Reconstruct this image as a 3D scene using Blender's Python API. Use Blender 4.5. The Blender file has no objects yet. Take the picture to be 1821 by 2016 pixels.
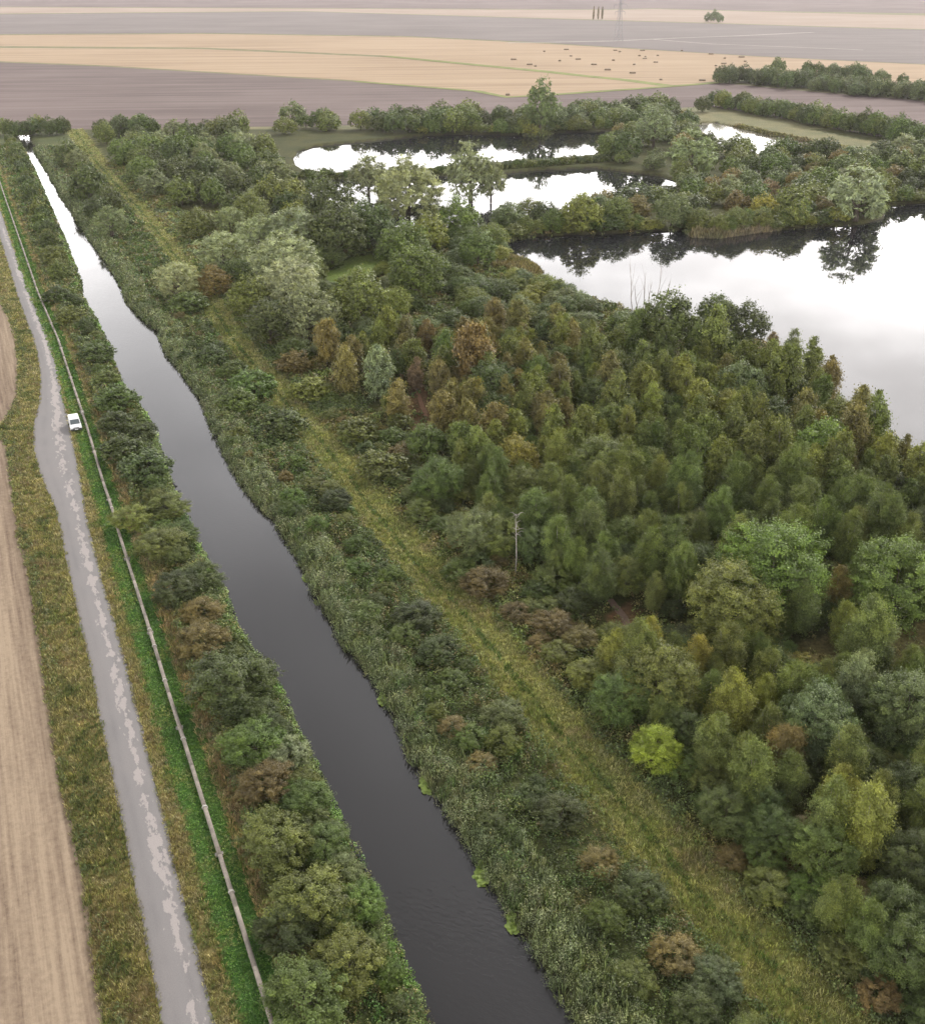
import bpy, math, random
import numpy as np
from mathutils import Vector

random.seed(11)
rng = np.random.default_rng(11)
C = bpy.context.scene.collection
S = bpy.context.scene

# ------------------------------------------------------------------ camera
H = 68.0
F = 2000.0                      # focal length in units of a 1821-wide picture
PITCH = math.atan((1008 + 60) / F)
SP, CP = math.sin(PITCH), math.cos(PITCH)
cam = bpy.data.cameras.new('camera')
cam_o = bpy.data.objects.new('camera', cam); C.objects.link(cam_o)
cam.sensor_fit = 'HORIZONTAL'; cam.sensor_width = 36.0; cam.lens = 36.0 * F / 1821.0
cam.clip_start = 0.5; cam.clip_end = 30000
cam_o.location = (0, 0, H); cam_o.rotation_euler = (math.pi/2 - PITCH, 0, 0)
S.camera = cam_o

# ------------------------------------------------------------------ world, sun, exposure
SUN_EL, SUN_AZ = math.radians(34), math.radians(28)     # azimuth from +Y towards +X
w = bpy.data.worlds.new('World'); S.world = w; w.use_nodes = True
nt = w.node_tree; nt.nodes.clear()
def wn(t, **k):
    n = nt.nodes.new(t)
    for a, b in k.items(): setattr(n, a, b)
    return n
def wm(op, a, b=None, c=None):
    n = wn('ShaderNodeMath', operation=op)
    for i, v in enumerate((a, b, c)):
        if v is None: continue
        if isinstance(v, (int, float)): n.inputs[i].default_value = v
        else: nt.links.new(v, n.inputs[i])
    return n.outputs[0]
sky = wn('ShaderNodeTexSky', sky_type='NISHITA', sun_disc=False)
sky.sun_elevation = SUN_EL; sky.sun_rotation = SUN_AZ; sky.dust_density = 3.0; sky.air_density = 1.0
geo = wn('ShaderNodeTexCoord')
sep = wn('ShaderNodeSeparateXYZ'); nt.links.new(geo.outputs['Generated'], sep.inputs[0])
z = wm('MAXIMUM', sep.outputs[2], 0.0)
den = wm('ADD', z, 0.12)
cmb = wn('ShaderNodeCombineXYZ')
nt.links.new(wm('DIVIDE', sep.outputs[0], den), cmb.inputs[0]); nt.links.new(wm('DIVIDE', sep.outputs[1], den), cmb.inputs[1])
cl = wn('ShaderNodeTexNoise'); cl.inputs['Scale'].default_value = 0.9; cl.inputs['Detail'].default_value = 7; cl.inputs['Roughness'].default_value = 0.55
nt.links.new(cmb.outputs[0], cl.inputs['Vector'])
mr = wn('ShaderNodeMapRange', interpolation_type='SMOOTHSTEP'); nt.links.new(cl.outputs[0], mr.inputs[0])
mr.inputs[1].default_value = 0.38; mr.inputs[2].default_value = 0.68; mr.inputs[3].default_value = 0.68; mr.inputs[4].default_value = 1.35
# overcast luminance: bright low down, duller overhead, brightest round the veiled sun
inv = wm('SUBTRACT', 1.0, z)
grad = wm('MULTIPLY_ADD', wm('POWER', inv, 2.1), 42.0, 3.2)
sd = (math.cos(SUN_EL)*math.sin(SUN_AZ), math.cos(SUN_EL)*math.cos(SUN_AZ), math.sin(SUN_EL))
dp = wn('ShaderNodeVectorMath', operation='DOT_PRODUCT'); nt.links.new(geo.outputs['Generated'], dp.inputs[0]); dp.inputs[1].default_value = sd
glow = wm('MULTIPLY', wm('POWER', wm('MAXIMUM', dp.outputs['Value'], 0.0), 5.0), 12.0)
lum = wm('MULTIPLY', wm('ADD', grad, glow), mr.outputs[0])
tint = wn('ShaderNodeMix', data_type='RGBA'); nt.links.new(wm('POWER', inv, 3.0), tint.inputs[0])
tint.inputs[6].default_value = (0.98, 0.97, 0.99, 1); tint.inputs[7].default_value = (1.03, 0.98, 0.94, 1)
sc = wn('ShaderNodeVectorMath', operation='SCALE'); nt.links.new(tint.outputs[2], sc.inputs[0]); nt.links.new(lum, sc.inputs['Scale'])
mx = wn('ShaderNodeMix', data_type='RGBA'); mx.inputs[0].default_value = 0.88
nt.links.new(sky.outputs[0], mx.inputs[6]); nt.links.new(sc.outputs[0], mx.inputs[7])
bg = wn('ShaderNodeBackground'); bg.inputs[1].default_value = 0.092; nt.links.new(mx.outputs[2], bg.inputs[0])
wo = wn('ShaderNodeOutputWorld'); nt.links.new(bg.outputs[0], wo.inputs[0])

sl = bpy.data.lights.new('sun', 'SUN'); sl.energy = 2.1; sl.angle = math.radians(10); sl.color = (1, 0.95, 0.88)
so = bpy.data.objects.new('sun', sl); C.objects.link(so)
so.rotation_euler = Vector(sd).to_track_quat('Z', 'Y').to_euler(); so.location = (0, 0, 200)
S.view_settings.view_transform = 'Standard'; S.view_settings.look = 'None'
S.view_settings.exposure = 0.70; S.view_settings.gamma = 1.0
S.view_settings.use_curve_mapping = False
S.render.engine = 'CYCLES'
S.cycles.max_bounces = 5; S.cycles.diffuse_bounces = 3; S.cycles.glossy_bounces = 2
S.cycles.transmission_bounces = 3; S.cycles.volume_bounces = 1; S.cycles.transparent_max_bounces = 4

# ------------------------------------------------------------------ picture point -> ground point
def G(px, py, h=0.0):
    v = (py - 1008.0) / F
    zc = (H - h) / (SP + v*CP)
    return ((px - 910.5)/F*zc, zc*(CP - v*SP), zc)
def Gxy(px, py, h=0.0):
    a = G(px, py, h); return (a[0], a[1])
def line(pts, h=0.0):
    """monotone line: returns x(Y)"""
    q = sorted([Gxy(px, py, h) for px, py in pts], key=lambda t: t[1])
    ys = np.array([t[1] for t in q]); xs = np.array([t[0] for t in q])
    s0 = (xs[3]-xs[0])/(ys[3]-ys[0])
    s1 = (xs[-1]-xs[-2])/(ys[-1]-ys[-2])
    ys = np.concatenate([[ys[0]-80], ys, [ys[-1]+4000]]); xs = np.concatenate([[xs[0]-80*s0], xs, [xs[-1]+4000*s1]])
    return lambda Y: np.interp(Y, ys, xs)

field_edge = line([(-60,520),(-20,566),(5,600),(20,633),(32,670),(37,720),(34,780),(22,812),(6,832),(-14,846),(0,860),(13,877),(20,920),(27,987),(35,1053),(57,1127),(67,1194),(80,1277),(97,1394),(110,1477),(127,1577),(147,1650),(167,1753),(189,1924),(205,2016)])
roadL = line([(-80,200),(-40,340),(0,470),(35,582),(50,627),(67,670),(78,720),(80,760),(78,793),(67,837),(67,880),(75,920),(93,963),(110,1003),(122,1053),(137,1127),(157,1220),(180,1317),(200,1420),(217,1504),(237,1594),(257,1697),(279,1800),(300,1911),(320,2016)])
roadR = line([(-66,200),(-22,340),(20,470),(60,577),(78,623),(97,673),(112,727),(123,780),(132,820),(143,873),(153,920),(163,970),(170,1020),(182,1070),(196,1127),(217,1200),(240,1284),(260,1360),(277,1427),(292,1494),(313,1577),(334,1663),(360,1774),(390,1895),(420,2016)])
PIPE_P = [(-40,235),(5,375),(45,490),(75,577),(115,670),(140,747),(162,813),(177,860),(203,950),(222,1007),(237,1060),(258,1127),(293,1237),(333,1370),(360,1454),(403,1592),(450,1742),(486,1858),(535,2016)]
pipeX = line(PIPE_P)
canL = line([(-40,80),(10,200),(50,300),(85,380),(120,460),(155,550),(160,587),(187,630),(210,677),(228,733),(243,770),(265,790),(288,823),(303,860),(317,903),(333,943),(345,987),(368,1020),(383,1063),(403,1103),(425,1140),(448,1190),(462,1237),(490,1275),(533,1330),(558,1375),(573,1420),(597,1465),(643,1560),(673,1634),(710,1700),(737,1765),(762,1825),(845,2016)], -0.9)
canR = line([(-32,80),(25,200),(72,300),(118,380),(172,460),(227,540),(242,570),(253,597),(283,630),(313,653),(327,693),(363,737),(393,783),(410,820),(430,863),(450,910),(477,953),(510,993),(540,1027),(567,1070),(603,1125),(613,1160),(650,1218),(676,1273),(717,1312),(750,1366),(787,1430),(807,1490),(845,1548),(889,1613),(935,1689),(973,1758),(1015,1818),(1049,1872),(1135,2016)], -0.9)
pathX = line([(40,80),(110,200),(190,320),(290,430),(350,510),(405,585),(450,655),(505,725),(565,795),(625,865),(685,940),(740,1014),(814,1101),(860,1154),(927,1227),(974,1287),(1024,1347),(1090,1431),(1174,1527),(1264,1624),(1381,1767),(1464,1857),(1564,1967),(1615,2016)])

def poly(pts, h=-0.9): return np.array([Gxy(a, b, h) for a, b in pts])
LAKE_BIG = poly([(991,476),(1061,465),(1194,460),(1347,453),(1364,466),(1414,468),(1497,456),(1614,446),(1691,443),(1740,431),(1745,406),(1821,399),(2100,380),(2500,420),(2600,800),(2300,1050),(1821,905),(1750,852),(1697,815),(1644,772),(1560,705),(1497,672),(1357,634),(1245,618),(1215,600),(1131,582),(1080,560),(1040,550),(1062,536),(1040,520),(1000,505),(985,492)])
LAKE_MID = poly([(600,366),(655,352),(760,350),(961,345),(1061,335),(1171,331),(1228,338),(1297,347),(1335,358),(1325,372),(1300,392),(1240,408),(1127,426),(1057,430),(1000,440),(975,452),(900,454),(784,455),(720,440),(655,408),(610,392),(592,378)])
LAKE_FAR = poly([(578,312),(588,298),(622,288),(700,281),(837,267),(927,264),(1021,267),(1061,269),(1094,261),(1214,258),(1211,273),(1178,295),(1172,305),(1061,317),(961,321),(854,335),(751,337),(660,342),(600,336),(582,325)])
POND = poly([(1369,243),(1401,241),(1447,249),(1514,266),(1591,279),(1661,294),(1640,298),(1574,293),(1545,300),(1500,305),(1447,297),(1401,292),(1405,272),(1374,255)])
LAKES = [LAKE_BIG, LAKE_MID, LAKE_FAR, POND]

def inside(poly_, x, y):
    r = np.zeros(np.shape(x), bool); n = len(poly_)
    for i in range(n):
        x1, y1 = poly_[i]; x2, y2 = poly_[(i+1) % n]
        if y1 == y2: continue
        c = ((y1 > y) != (y2 > y)) & (x < (x2-x1)*(y-y1)/(y2-y1)+x1)
        r ^= c
    return r
def sdist(poly_, x, y):
    d = np.full(np.shape(x), 1e9); n = len(poly_)
    for i in range(n):
        x1, y1 = poly_[i]; x2, y2 = poly_[(i+1) % n]
        dx, dy = x2-x1, y2-y1
        t = np.clip(((x-x1)*dx+(y-y1)*dy)/(dx*dx+dy*dy+1e-9), 0, 1)
        d = np.minimum(d, np.hypot(x-x1-t*dx, y-y1-t*dy))
    return np.where(inside(poly_, x, y), d, -d)
def can_d(x, y): return np.minimum(x-canL(y), canR(y)-x) * 0.93
def lake_d(x, y):
    d = np.full(np.shape(x), -1e9)
    for L in LAKES: d = np.maximum(d, sdist(L, x, y))
    return d
def water_d(x, y): return np.maximum(can_d(x, y), lake_d(x, y))
def gz_from_d(d):
    t = np.clip((d+1.6)/3.2, 0, 1); return -1.9*t*t*(3-2*t)
def gz(x, y): return gz_from_d(water_d(np.asarray(x, float), np.asarray(y, float)))

def vnoise(x, y, scale, seed=0):
    x = np.asarray(x)/scale + 1000.3; y = np.asarray(y)/scale + 1000.7
    xi = np.floor(x).astype(np.int64); yi = np.floor(y).astype(np.int64)
    fx = x-xi; fy = y-yi; fx = fx*fx*(3-2*fx); fy = fy*fy*(3-2*fy)
    def hsh(a, b):
        n = (a*374761393 + b*668265263 + seed*974634777) & 0xffffffff
        n = ((n ^ (n >> 13)) * 1274126177) & 0xffffffff
        return ((n ^ (n >> 16)) & 0xffff)/65535.0
    return (hsh(xi, yi)*(1-fx)+hsh(xi+1, yi)*fx)*(1-fy)+(hsh(xi, yi+1)*(1-fx)+hsh(xi+1, yi+1)*fx)*fy
def fbm(x, y, scale, seed=0): return (vnoise(x, y, scale, seed)+0.5*vnoise(x, y, scale/2.1, seed+1)+0.25*vnoise(x, y, scale/4.3, seed+2))/1.75

# ------------------------------------------------------------------ mesh helpers
def np_mesh(name, V, Q, mat=None, col=None, lv=None, smooth=False):
    me = bpy.data.meshes.new(name)
    V = np.asarray(V, np.float32); Q = np.asarray(Q, np.int32)
    k = Q.shape[1]
    me.vertices.add(len(V)); me.vertices.foreach_set('co', V.ravel())
    me.loops.add(Q.size); me.loops.foreach_set('vertex_index', Q.ravel())
    me.polygons.add(len(Q)); me.polygons.foreach_set('loop_start', np.arange(len(Q), dtype=np.int32)*k)
    me.polygons.foreach_set('loop_total', np.full(len(Q), k, np.int32))
    if smooth: me.polygons.foreach_set('use_smooth', np.ones(len(Q), bool))
    me.update(calc_edges=True)
    if col is not None:
        a = me.attributes.new('col', 'FLOAT_COLOR', 'POINT')
        c4 = np.ones((len(V), 4), np.float32); c4[:, :3] = col; a.data.foreach_set('color', c4.ravel())
    if lv is not None:
        a = me.attributes.new('lv', 'FLOAT', 'POINT'); a.data.foreach_set('value', np.asarray(lv, np.float32))
    if mat: me.materials.append(mat)
    return me
def obj(name, me, parent=None, **props):
    o = bpy.data.objects.new(name, me); C.objects.link(o)
    if parent: o.parent = parent
    for k, v in props.items(): o[k] = v
    return o

class MB:
    def __init__(s): s.v = []; s.f = []
    def add(s, vs, fs):
        n = len(s.v); s.v += [tuple(a) for a in vs]; s.f += [tuple(i+n for i in f) for f in fs]
    def box(s, c, d, rz=0.0, bev=0.0):
        hx, hy, hz = d[0]/2, d[1]/2, d[2]/2; ca, sa = math.cos(rz), math.sin(rz)
        ring = []
        b = bev
        if b <= 0:
            prof = [(-hx,-hy),(hx,-hy),(hx,hy),(-hx,hy)]; layers = [(-hz, 0), (hz, 0)]
        else:
            prof = None; layers = [(-hz, b), (-hz+b, 0), (hz-b, 0), (hz, b)]
        vs = []; n = None
        for zz, ins in layers:
            if b <= 0: pr = prof
            else:
                x, y = hx-ins, hy-ins; q = b*0.7
                pr = [(-x+q,-y),(x-q,-y),(x,-y+q),(x,y-q),(x-q,y),(-x+q,y),(-x,y-q),(-x,-y+q)]
            n = len(pr)
            vs += [(c[0]+px*ca-py*sa, c[1]+px*sa+py*ca, c[2]+zz) for px, py in pr]
        fs = [tuple(reversed(range(n))), tuple(range(len(vs)-n, len(vs)))]
        for L in range(len(layers)-1):
            for i in range(n):
                j = (i+1) % n; fs.append((L*n+i, L*n+j, (L+1)*n+j, (L+1)*n+i))
        s.add(vs, fs)
    def tube(s, pts, rad, n=8):
        pts = [Vector(p) for p in pts]
        if not isinstance(rad, (list, tuple)): rad = [rad]*len(pts)
        vs = []
        up = Vector((0, 0, 1))
        for i, p in enumerate(pts):
            t = (pts[min(i+1, len(pts)-1)]-pts[max(i-1, 0)]).normalized()
            ref = up if abs(t.z) < 0.9 else Vector((1, 0, 0))
            a = t.cross(ref).normalized(); b = a.cross(t)
            for k in range(n):
                th = 2*math.pi*k/n; vs.append(p+(a*math.cos(th)+b*math.sin(th))*rad[i])
        fs = [tuple(range(n)), tuple(reversed(range(len(vs)-n, len(vs))))]
        for L in range(len(pts)-1):
            for i in range(n):
                j = (i+1) % n; fs.append((L*n+j, L*n+i, (L+1)*n+i, (L+1)*n+j))
        s.add(vs, fs)
    def mesh(s, name, mat, smooth=False):
        me = bpy.data.meshes.new(name); me.from_pydata(s.v, [], s.f); me.update()
        if smooth: me.polygons.foreach_set('use_smooth', np.ones(len(s.f), bool))
        me.materials.append(mat); return me

# ------------------------------------------------------------------ materials
def mat(name):
    m = bpy.data.materials.new(name); m.use_nodes = True
    return m, m.node_tree, m.node_tree.nodes['Principled BSDF']
def N(t, ty, **k):
    n = t.nodes.new(ty)
    for a, b in k.items(): setattr(n, a, b)
    return n
def noise(t, vec, scale, detail=4, rough=0.5):
    n = N(t, 'ShaderNodeTexNoise'); n.inputs['Scale'].default_value = scale; n.inputs['Detail'].default_value = detail; n.inputs['Roughness'].default_value = rough
    if vec is not None: t.links.new(vec, n.inputs['Vector'])
    return n.outputs[0]
def ramp(t, fac, a, b, c0, c1):
    n = N(t, 'ShaderNodeValToRGB'); t.links.new(fac, n.inputs[0])
    n.color_ramp.elements[0].position = a; n.color_ramp.elements[1].position = b
    n.color_ramp.elements[0].color = (*c0, 1); n.color_ramp.elements[1].color = (*c1, 1)
    return n.outputs[0]
def mixc(t, fac, a, b, mode='MIX'):
    n = N(t, 'ShaderNodeMix', data_type='RGBA', blend_type=mode)
    for s_, v in ((n.inputs[0], fac), (n.inputs[6], a), (n.inputs[7], b)):
        if isinstance(v, (int, float)): s_.default_value = v
        elif isinstance(v, tuple): s_.default_value = (*v, 1) if len(v) == 3 else v
        else: t.links.new(v, s_)
    return n.outputs[2]
def mth(t, op, a, b=0.0, c=None):
    n = N(t, 'ShaderNodeMath', operation=op)
    for i, v in enumerate((a, b, c)):
        if v is None: continue
        if isinstance(v, (int, float)): n.inputs[i].default_value = v
        else: t.links.new(v, n.inputs[i])
    return n.outputs[0]
def objcoord(t, scale=(1,1,1), rot=0.0):
    g = N(t, 'ShaderNodeNewGeometry'); m0 = N(t, 'ShaderNodeMapping'); t.links.new(g.outputs['Position'], m0.inputs[0]); m0.inputs['Rotation'].default_value = (0, 0, rot)
    m = N(t, 'ShaderNodeMapping'); t.links.new(m0.outputs[0], m.inputs[0]); m.inputs['Scale'].default_value = scale
    return m.outputs[0]
def bump(t, bs, h, strength, dist):
    b = N(t, 'ShaderNodeBump'); b.inputs['Strength'].default_value = strength; b.inputs['Distance'].default_value = dist
    t.links.new(h, b.inputs['Height']); t.links.new(b.outputs[0], bs.inputs['Normal'])

def leaf_material(name, use_attr):
    m, t, bs = mat(name)
    lv = N(t, 'ShaderNodeAttribute', attribute_name='lv').outputs['Fac']
    if use_attr: base = N(t, 'ShaderNodeAttribute', attribute_name='col').outputs['Color']
    else: base = N(t, 'ShaderNodeObjectInfo').outputs['Color']
    pos = objcoord(t)
    patch = noise(t, pos, 0.55, 3)
    warm = mixc(t, 1.0, base, (1.17, 1.09, 0.74), 'MULTIPLY')
    c = mixc(t, mth(t, 'MULTIPLY_ADD', patch, 2.2, -0.75), base, warm)
    n = N(t, 'ShaderNodeClamp');
    br = mth(t, 'MULTIPLY_ADD', mth(t, 'POWER', lv, 1.6), 1.5, 0.55)
    sc_ = N(t, 'ShaderNodeVectorMath', operation='SCALE'); t.links.new(c, sc_.inputs[0]); t.links.new(br, sc_.inputs['Scale'])
    col = sc_.outputs[0]
    t.nodes.remove(n)
    t.links.new(col, bs.inputs['Base Color']); bs.inputs['Roughness'].default_value = 0.55
    bs.inputs['Specular IOR Level'].default_value = 0.3
    tr = N(t, 'ShaderNodeBsdfTranslucent')
    c2 = mixc(t, 1.0, col, (1.25, 1.3, 0.6), 'MULTIPLY'); t.links.new(c2, tr.inputs[0])
    mxs = N(t, 'ShaderNodeMixShader'); mxs.inputs[0].default_value = 0.15
    t.links.new(bs.outputs[0], mxs.inputs[1]); t.links.new(tr.outputs[0], mxs.inputs[2])
    t.links.new(mxs.outputs[0], t.nodes['Material Output'].inputs[0])
    return m
M_LEAF = leaf_material('leaves', False)
M_HERB = leaf_material('herbage', True)

def bark(name, c0, c1, sc_=3):
    m, t, bs = mat(name); p = objcoord(t, (1, 1, 0.4))
    t.links.new(ramp(t, noise(t, p, sc_, 5, 0.7), 0.35, 0.65, c0, c1), bs.inputs['Base Color']); bs.inputs['Roughness'].default_value = 0.9
    return m
M_BARK = bark('brown_bark', (0.05, 0.035, 0.025), (0.12, 0.095, 0.07))
M_BARKD = bark('dark_bark', (0.025, 0.02, 0.016), (0.06, 0.05, 0.04))
M_BIRCH = bark('birch_bark', (0.12, 0.10, 0.09), (0.5, 0.47, 0.43), 2)
M_DEAD = bark('dead_wood', (0.22, 0.19, 0.17), (0.42, 0.38, 0.34))

m, t, bs = mat('ground_cover'); M_GROUND = m
base = N(t, 'ShaderNodeAttribute', attribute_name='col').outputs['Color']
p = objcoord(t)
a = ramp(t, noise(t, p, 1.7, 8, 0.7), 0.3, 0.7, (0.5, 0.5, 0.5), (1.5, 1.45, 1.35))
b = ramp(t, noise(t, p, 0.09, 5, 0.6), 0.35, 0.65, (0.8, 0.85, 0.8), (1.2, 1.1, 1.05))
c = mixc(t, 1.0, mixc(t, 1.0, base, a, 'MULTIPLY'), b, 'MULTIPLY')
t.links.new(c, bs.inputs['Base Color']); bs.inputs['Roughness'].default_value = 0.95; bs.inputs['Specular IOR Level'].default_value = 0.1
bump(t, bs, noise(t, p, 2.2, 6, 0.7), 0.8, 0.3)

def field_mat(name, c0, c1, rot, row=0.6, streak=0.25, speck=0.5, broad=0.35, ss=3.5):
    m, t, bs = mat(name)
    p1 = objcoord(t, (row, row*0.03, 1), rot); p2 = objcoord(t, (0.12, 0.006, 1), rot); p3 = objcoord(t)
    a = noise(t, p1, 1.0, 5, 0.65); b = noise(t, p2, 1.0, 3); c = noise(t, p3, ss, 6, 0.75); d = noise(t, p3, 0.006, 5, 0.6)
    f = mth(t, 'ADD', mth(t, 'MULTIPLY', a, streak), mth(t, 'MULTIPLY', b, broad))
    f = mth(t, 'ADD', f, mth(t, 'MULTIPLY', c, speck)); f = mth(t, 'ADD', f, mth(t, 'MULTIPLY', d, 0.35))
    mid = 0.5; tot = streak+broad+speck+0.35; f = mth(t, 'DIVIDE', f, tot)
    t.links.new(ramp(t, f, mid-0.075, mid+0.075, c0, c1), bs.inputs['Base Color'])
    bs.inputs['Roughness'].default_value = 0.95; bs.inputs['Specular IOR Level'].default_value = 0.1
    bump(t, bs, c, 0.6, 0.12)
    return m

def water_mat(name, base, ripple, rs, mur=None, rough=0.03, ior=1.33):
    m, t, bs = mat(name)
    p = objcoord(t, (1, 1, 1))
    bs.inputs['Base Color'].default_value = (*base, 1); bs.inputs['Roughness'].default_value = rough; bs.inputs['IOR'].default_value = ior
    if mur:
        t.links.new(ramp(t, noise(t, objcoord(t, (1, 1.8, 1)), 0.05, 5, 0.6), 0.4, 0.6, base, mur), bs.inputs['Base Color'])
    pr = objcoord(t, (1, 2.2, 1), 0.4)
    big = noise(t, objcoord(t), 0.03, 3)
    amp = mth(t, 'MULTIPLY', mth(t, 'SUBTRACT', big, 0.36), ripple*3)
    hh = mth(t, 'MULTIPLY', noise(t, pr, rs, 4, 0.6), mth(t, 'MAXIMUM', amp, ripple*0.15))
    bump(t, bs, hh, 0.35, 0.1)
    return m
M_CANAL = water_mat('canal_water', (0.013, 0.012, 0.0115), 0.6, 1.3, None, 0.05, 1.42)
M_LAKE = water_mat('lake_water', (0.014, 0.014, 0.017), 0.035, 0.5, None, 0.03, 1.45)
M_POND = water_mat('shallow_pond', (0.05, 0.045, 0.035), 0.04, 0.5, (0.22, 0.20, 0.16), 0.08)

# ------------------------------------------------------------------ ground sheet
def axis(parts):
    o = []
    for a, b, s in parts: o += list(np.arange(a, b, s))
    return np.array(o)
def geo_axis(a, b, s, r):
    o = []; x = a
    while x < b: o.append(x); s *= r; x += s
    return np.array(o+[b])
ya = np.concatenate([axis([(0, 30, 3), (30, 270, 0.9), (270, 420, 1.6), (420, 640, 3), (640, 900, 6)]), geo_axis(900, 9000, 8, 1.10)])
xp = np.concatenate([axis([(-130, 120, 0.9), (120, 260, 1.8), (260, 420, 4)]), geo_axis(420, 6000, 6, 1.12)])
xa = np.concatenate([-geo_axis(480, 5000, 6, 1.14)[::-1][:-1], np.arange(-480, -130, 2.5), xp])
GX, GY = np.meshgrid(xa, ya)
cd = can_d(GX, GY); ld = lake_d(GX, GY); wd = np.maximum(cd, ld)
GZ = gz_from_d(wd)

K = dict(  # land cover colours (linear albedo)
    wood=(0.055, 0.06, 0.022), verge=(0.19, 0.165, 0.07), green=(0.05, 0.115, 0.025), tan=(0.26, 0.19, 0.11),
    bank=(0.07, 0.085, 0.035), strip=(0.18, 0.19, 0.06), meadow=(0.11, 0.16, 0.04), red=(0.12, 0.075, 0.04), dryg=(0.13, 0.115, 0.05), mud=(0.03, 0.025, 0.02), marsh=(0.16, 0.16, 0.09))
def K3(k): return np.array(K[k])
CLEAR = [poly([(640,540),(690,505),(750,498),(745,540),(720,590),(660,600)], 0), poly([(985,500),(1062,520),(1066,540),(1035,552),(985,530)], 0)]
REDC = [poly([(1540,1270),(1620,1255),(1821,1225),(1950,1215),(1950,1290),(1821,1300),(1650,1330),(1560,1340)], 0), poly([(1195,1215),(1235,1185),(1265,1200),(1260,1240),(1215,1250)], 0),
        poly([(1500,1660),(1600,1600),(1640,1640),(1560,1740)], 0), poly([(785,755),(830,750),(880,840),(800,850)], 0)]
MARSH = [poly([(1365,235),(1420,222),(1550,245),(1700,275),(1821,290),(1821,312),(1660,312),(1450,310),(1380,285)], 0)]
def cover(x, y):
    """land cover colour at ground points"""
    c = np.zeros(x.shape+(3,)); c[:] = K3('wood')
    j = (vnoise(x, y, 2.5, 5)-0.5)*1.2
    pl, pr, cl_, cr = roadL(y), pipeX(y), canL(y), canR(y); pa = pathX(y); fe = field_edge(y); rr = roadR(y)
    def put(mask, k): c[mask] = K3(k)
    put(x < cl_, 'bank')
    put((x < pr+3.4+j), 'tan'); put(x < pr+2.4+j*0.6, 'green'); put(x < pr-2.4+j*0.5, 'verge')
    put((x > cr) & (x < pa-3+j), 'bank')
    put(np.abs(x-pa+j*0.5) < 4.2, 'strip')
    for q in CLEAR: put(inside(q, x, y), 'meadow')
    for i_, q in enumerate(REDC): put(inside(q, x+j, y+j), 'red' if i_ else 'dryg')
    for q in MARSH: put(inside(q, x, y), 'marsh')
    put(y > 520, 'marsh')
    return c
col = cover(GX, GY)
col[wd > -0.3] = K3('mud')
col[(cd > -4) & (GY > 505)] = K3('marsh')
ny, nx = GX.shape
idx = np.arange(ny*nx).reshape(ny, nx)
Q = np.stack([idx[:-1, :-1], idx[:-1, 1:], idx[1:, 1:], idx[1:, :-1]], -1).reshape(-1, 4)
V = np.stack([GX, GY, GZ], -1).reshape(-1, 3)
obj('ground', np_mesh('ground', V, Q, M_GROUND, col.reshape(-1, 3), smooth=True), kind='structure')

def water(name, d, m, lim=None):
    sel = d > -2.6
    if lim is not None: sel &= lim
    keep = sel[:-1, :-1] | sel[:-1, 1:] | sel[1:, 1:] | sel[1:, :-1]
    q = Q[keep.reshape(-1)]; used = np.unique(q); rm = np.full(ny*nx, -1); rm[used] = np.arange(len(used))
    v = V[used].copy(); v[:, 2] = -0.9
    obj(name, np_mesh(name, v, rm[q], m, smooth=True), kind='structure')
water('canal_water', cd, M_CANAL, GY < 505)
for nme, L, m_ in (('lake_water', LAKE_BIG, M_LAKE), ('lake_water', LAKE_MID, M_LAKE), ('lake_water', LAKE_FAR, M_LAKE), ('pond_water', POND, M_POND)):
    water(nme, sdist(L, GX, GY), m_)

def sheet(name, P2, zz, m):
    from mathutils.geometry import tessellate_polygon
    vs = [(a, b, zz) for a, b in P2]
    tri = tessellate_polygon([[Vector(v) for v in vs]])
    me = bpy.data.meshes.new(name); me.from_pydata(vs, [], [tuple(t_) for t_ in tri]); me.update()
    for p_ in me.polygons:
        if p_.normal.z < 0: p_.flip()
    me.materials.append(m); return obj(name, me, kind='structure')

# far fields
MAUVE = field_mat('ploughed_soil', (0.10, 0.073, 0.066), (0.155, 0.118, 0.108), math.radians(84), 0.10, 0.15, 0.12)
STUB = field_mat('stubble', (0.245, 0.172, 0.105), (0.32, 0.235, 0.15), math.radians(84), 0.12, 0.3, 0.12)
PALE = field_mat('pale_stubble', (0.23, 0.172, 0.13), (0.295, 0.23, 0.18), math.radians(84), 0.1, 0.2, 0.1)
GREY = field_mat('grey_field', (0.125, 0.104, 0.097), (0.168, 0.144, 0.132), math.radians(84), 0.1, 0.2, 0.12)
GTRK = field_mat('grass_margin', (0.13, 0.15, 0.045), (0.20, 0.21, 0.07), 0.3)
GRN = field_mat('far_green_field', (0.10, 0.12, 0.06), (0.16, 0.17, 0.09), 0.3)
def F0(name, pts, zz, m): return sheet(name, [Gxy(a, b) for a, b in pts], zz, m)
F0('ploughed_field', [(-300,262),(300,252),(700,246),(867,240),(1100,232),(1302,214),(1391,208),(1500,224),(1650,254),(1821,284),(2100,330),(2300,250),(1784,195),(1600,180),(1425,163),(1338,170),(1103,186),(998,192),(935,180),(700,160),(200,130),(-300,110)], 0.05, MAUVE)
F0('stubble_field', [(987,134),(1150,150),(1302,167),(1338,167),(1103,183),(998,190),(938,178),(700,158),(200,128),(-300,108),(-300,92),(400,96),(760,112)], 0.10, STUB)
F0('stubble_field', [(-300,70),(400,66),(800,72),(1071,85),(1286,98),(1495,111),(1700,121),(2100,140),(2100,190),(1784,170),(1560,150),(1424,158),(1338,167),(1310,166),(1150,148),(987,131),(760,109),(400,93),(-300,88)], 0.10, STUB)
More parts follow.
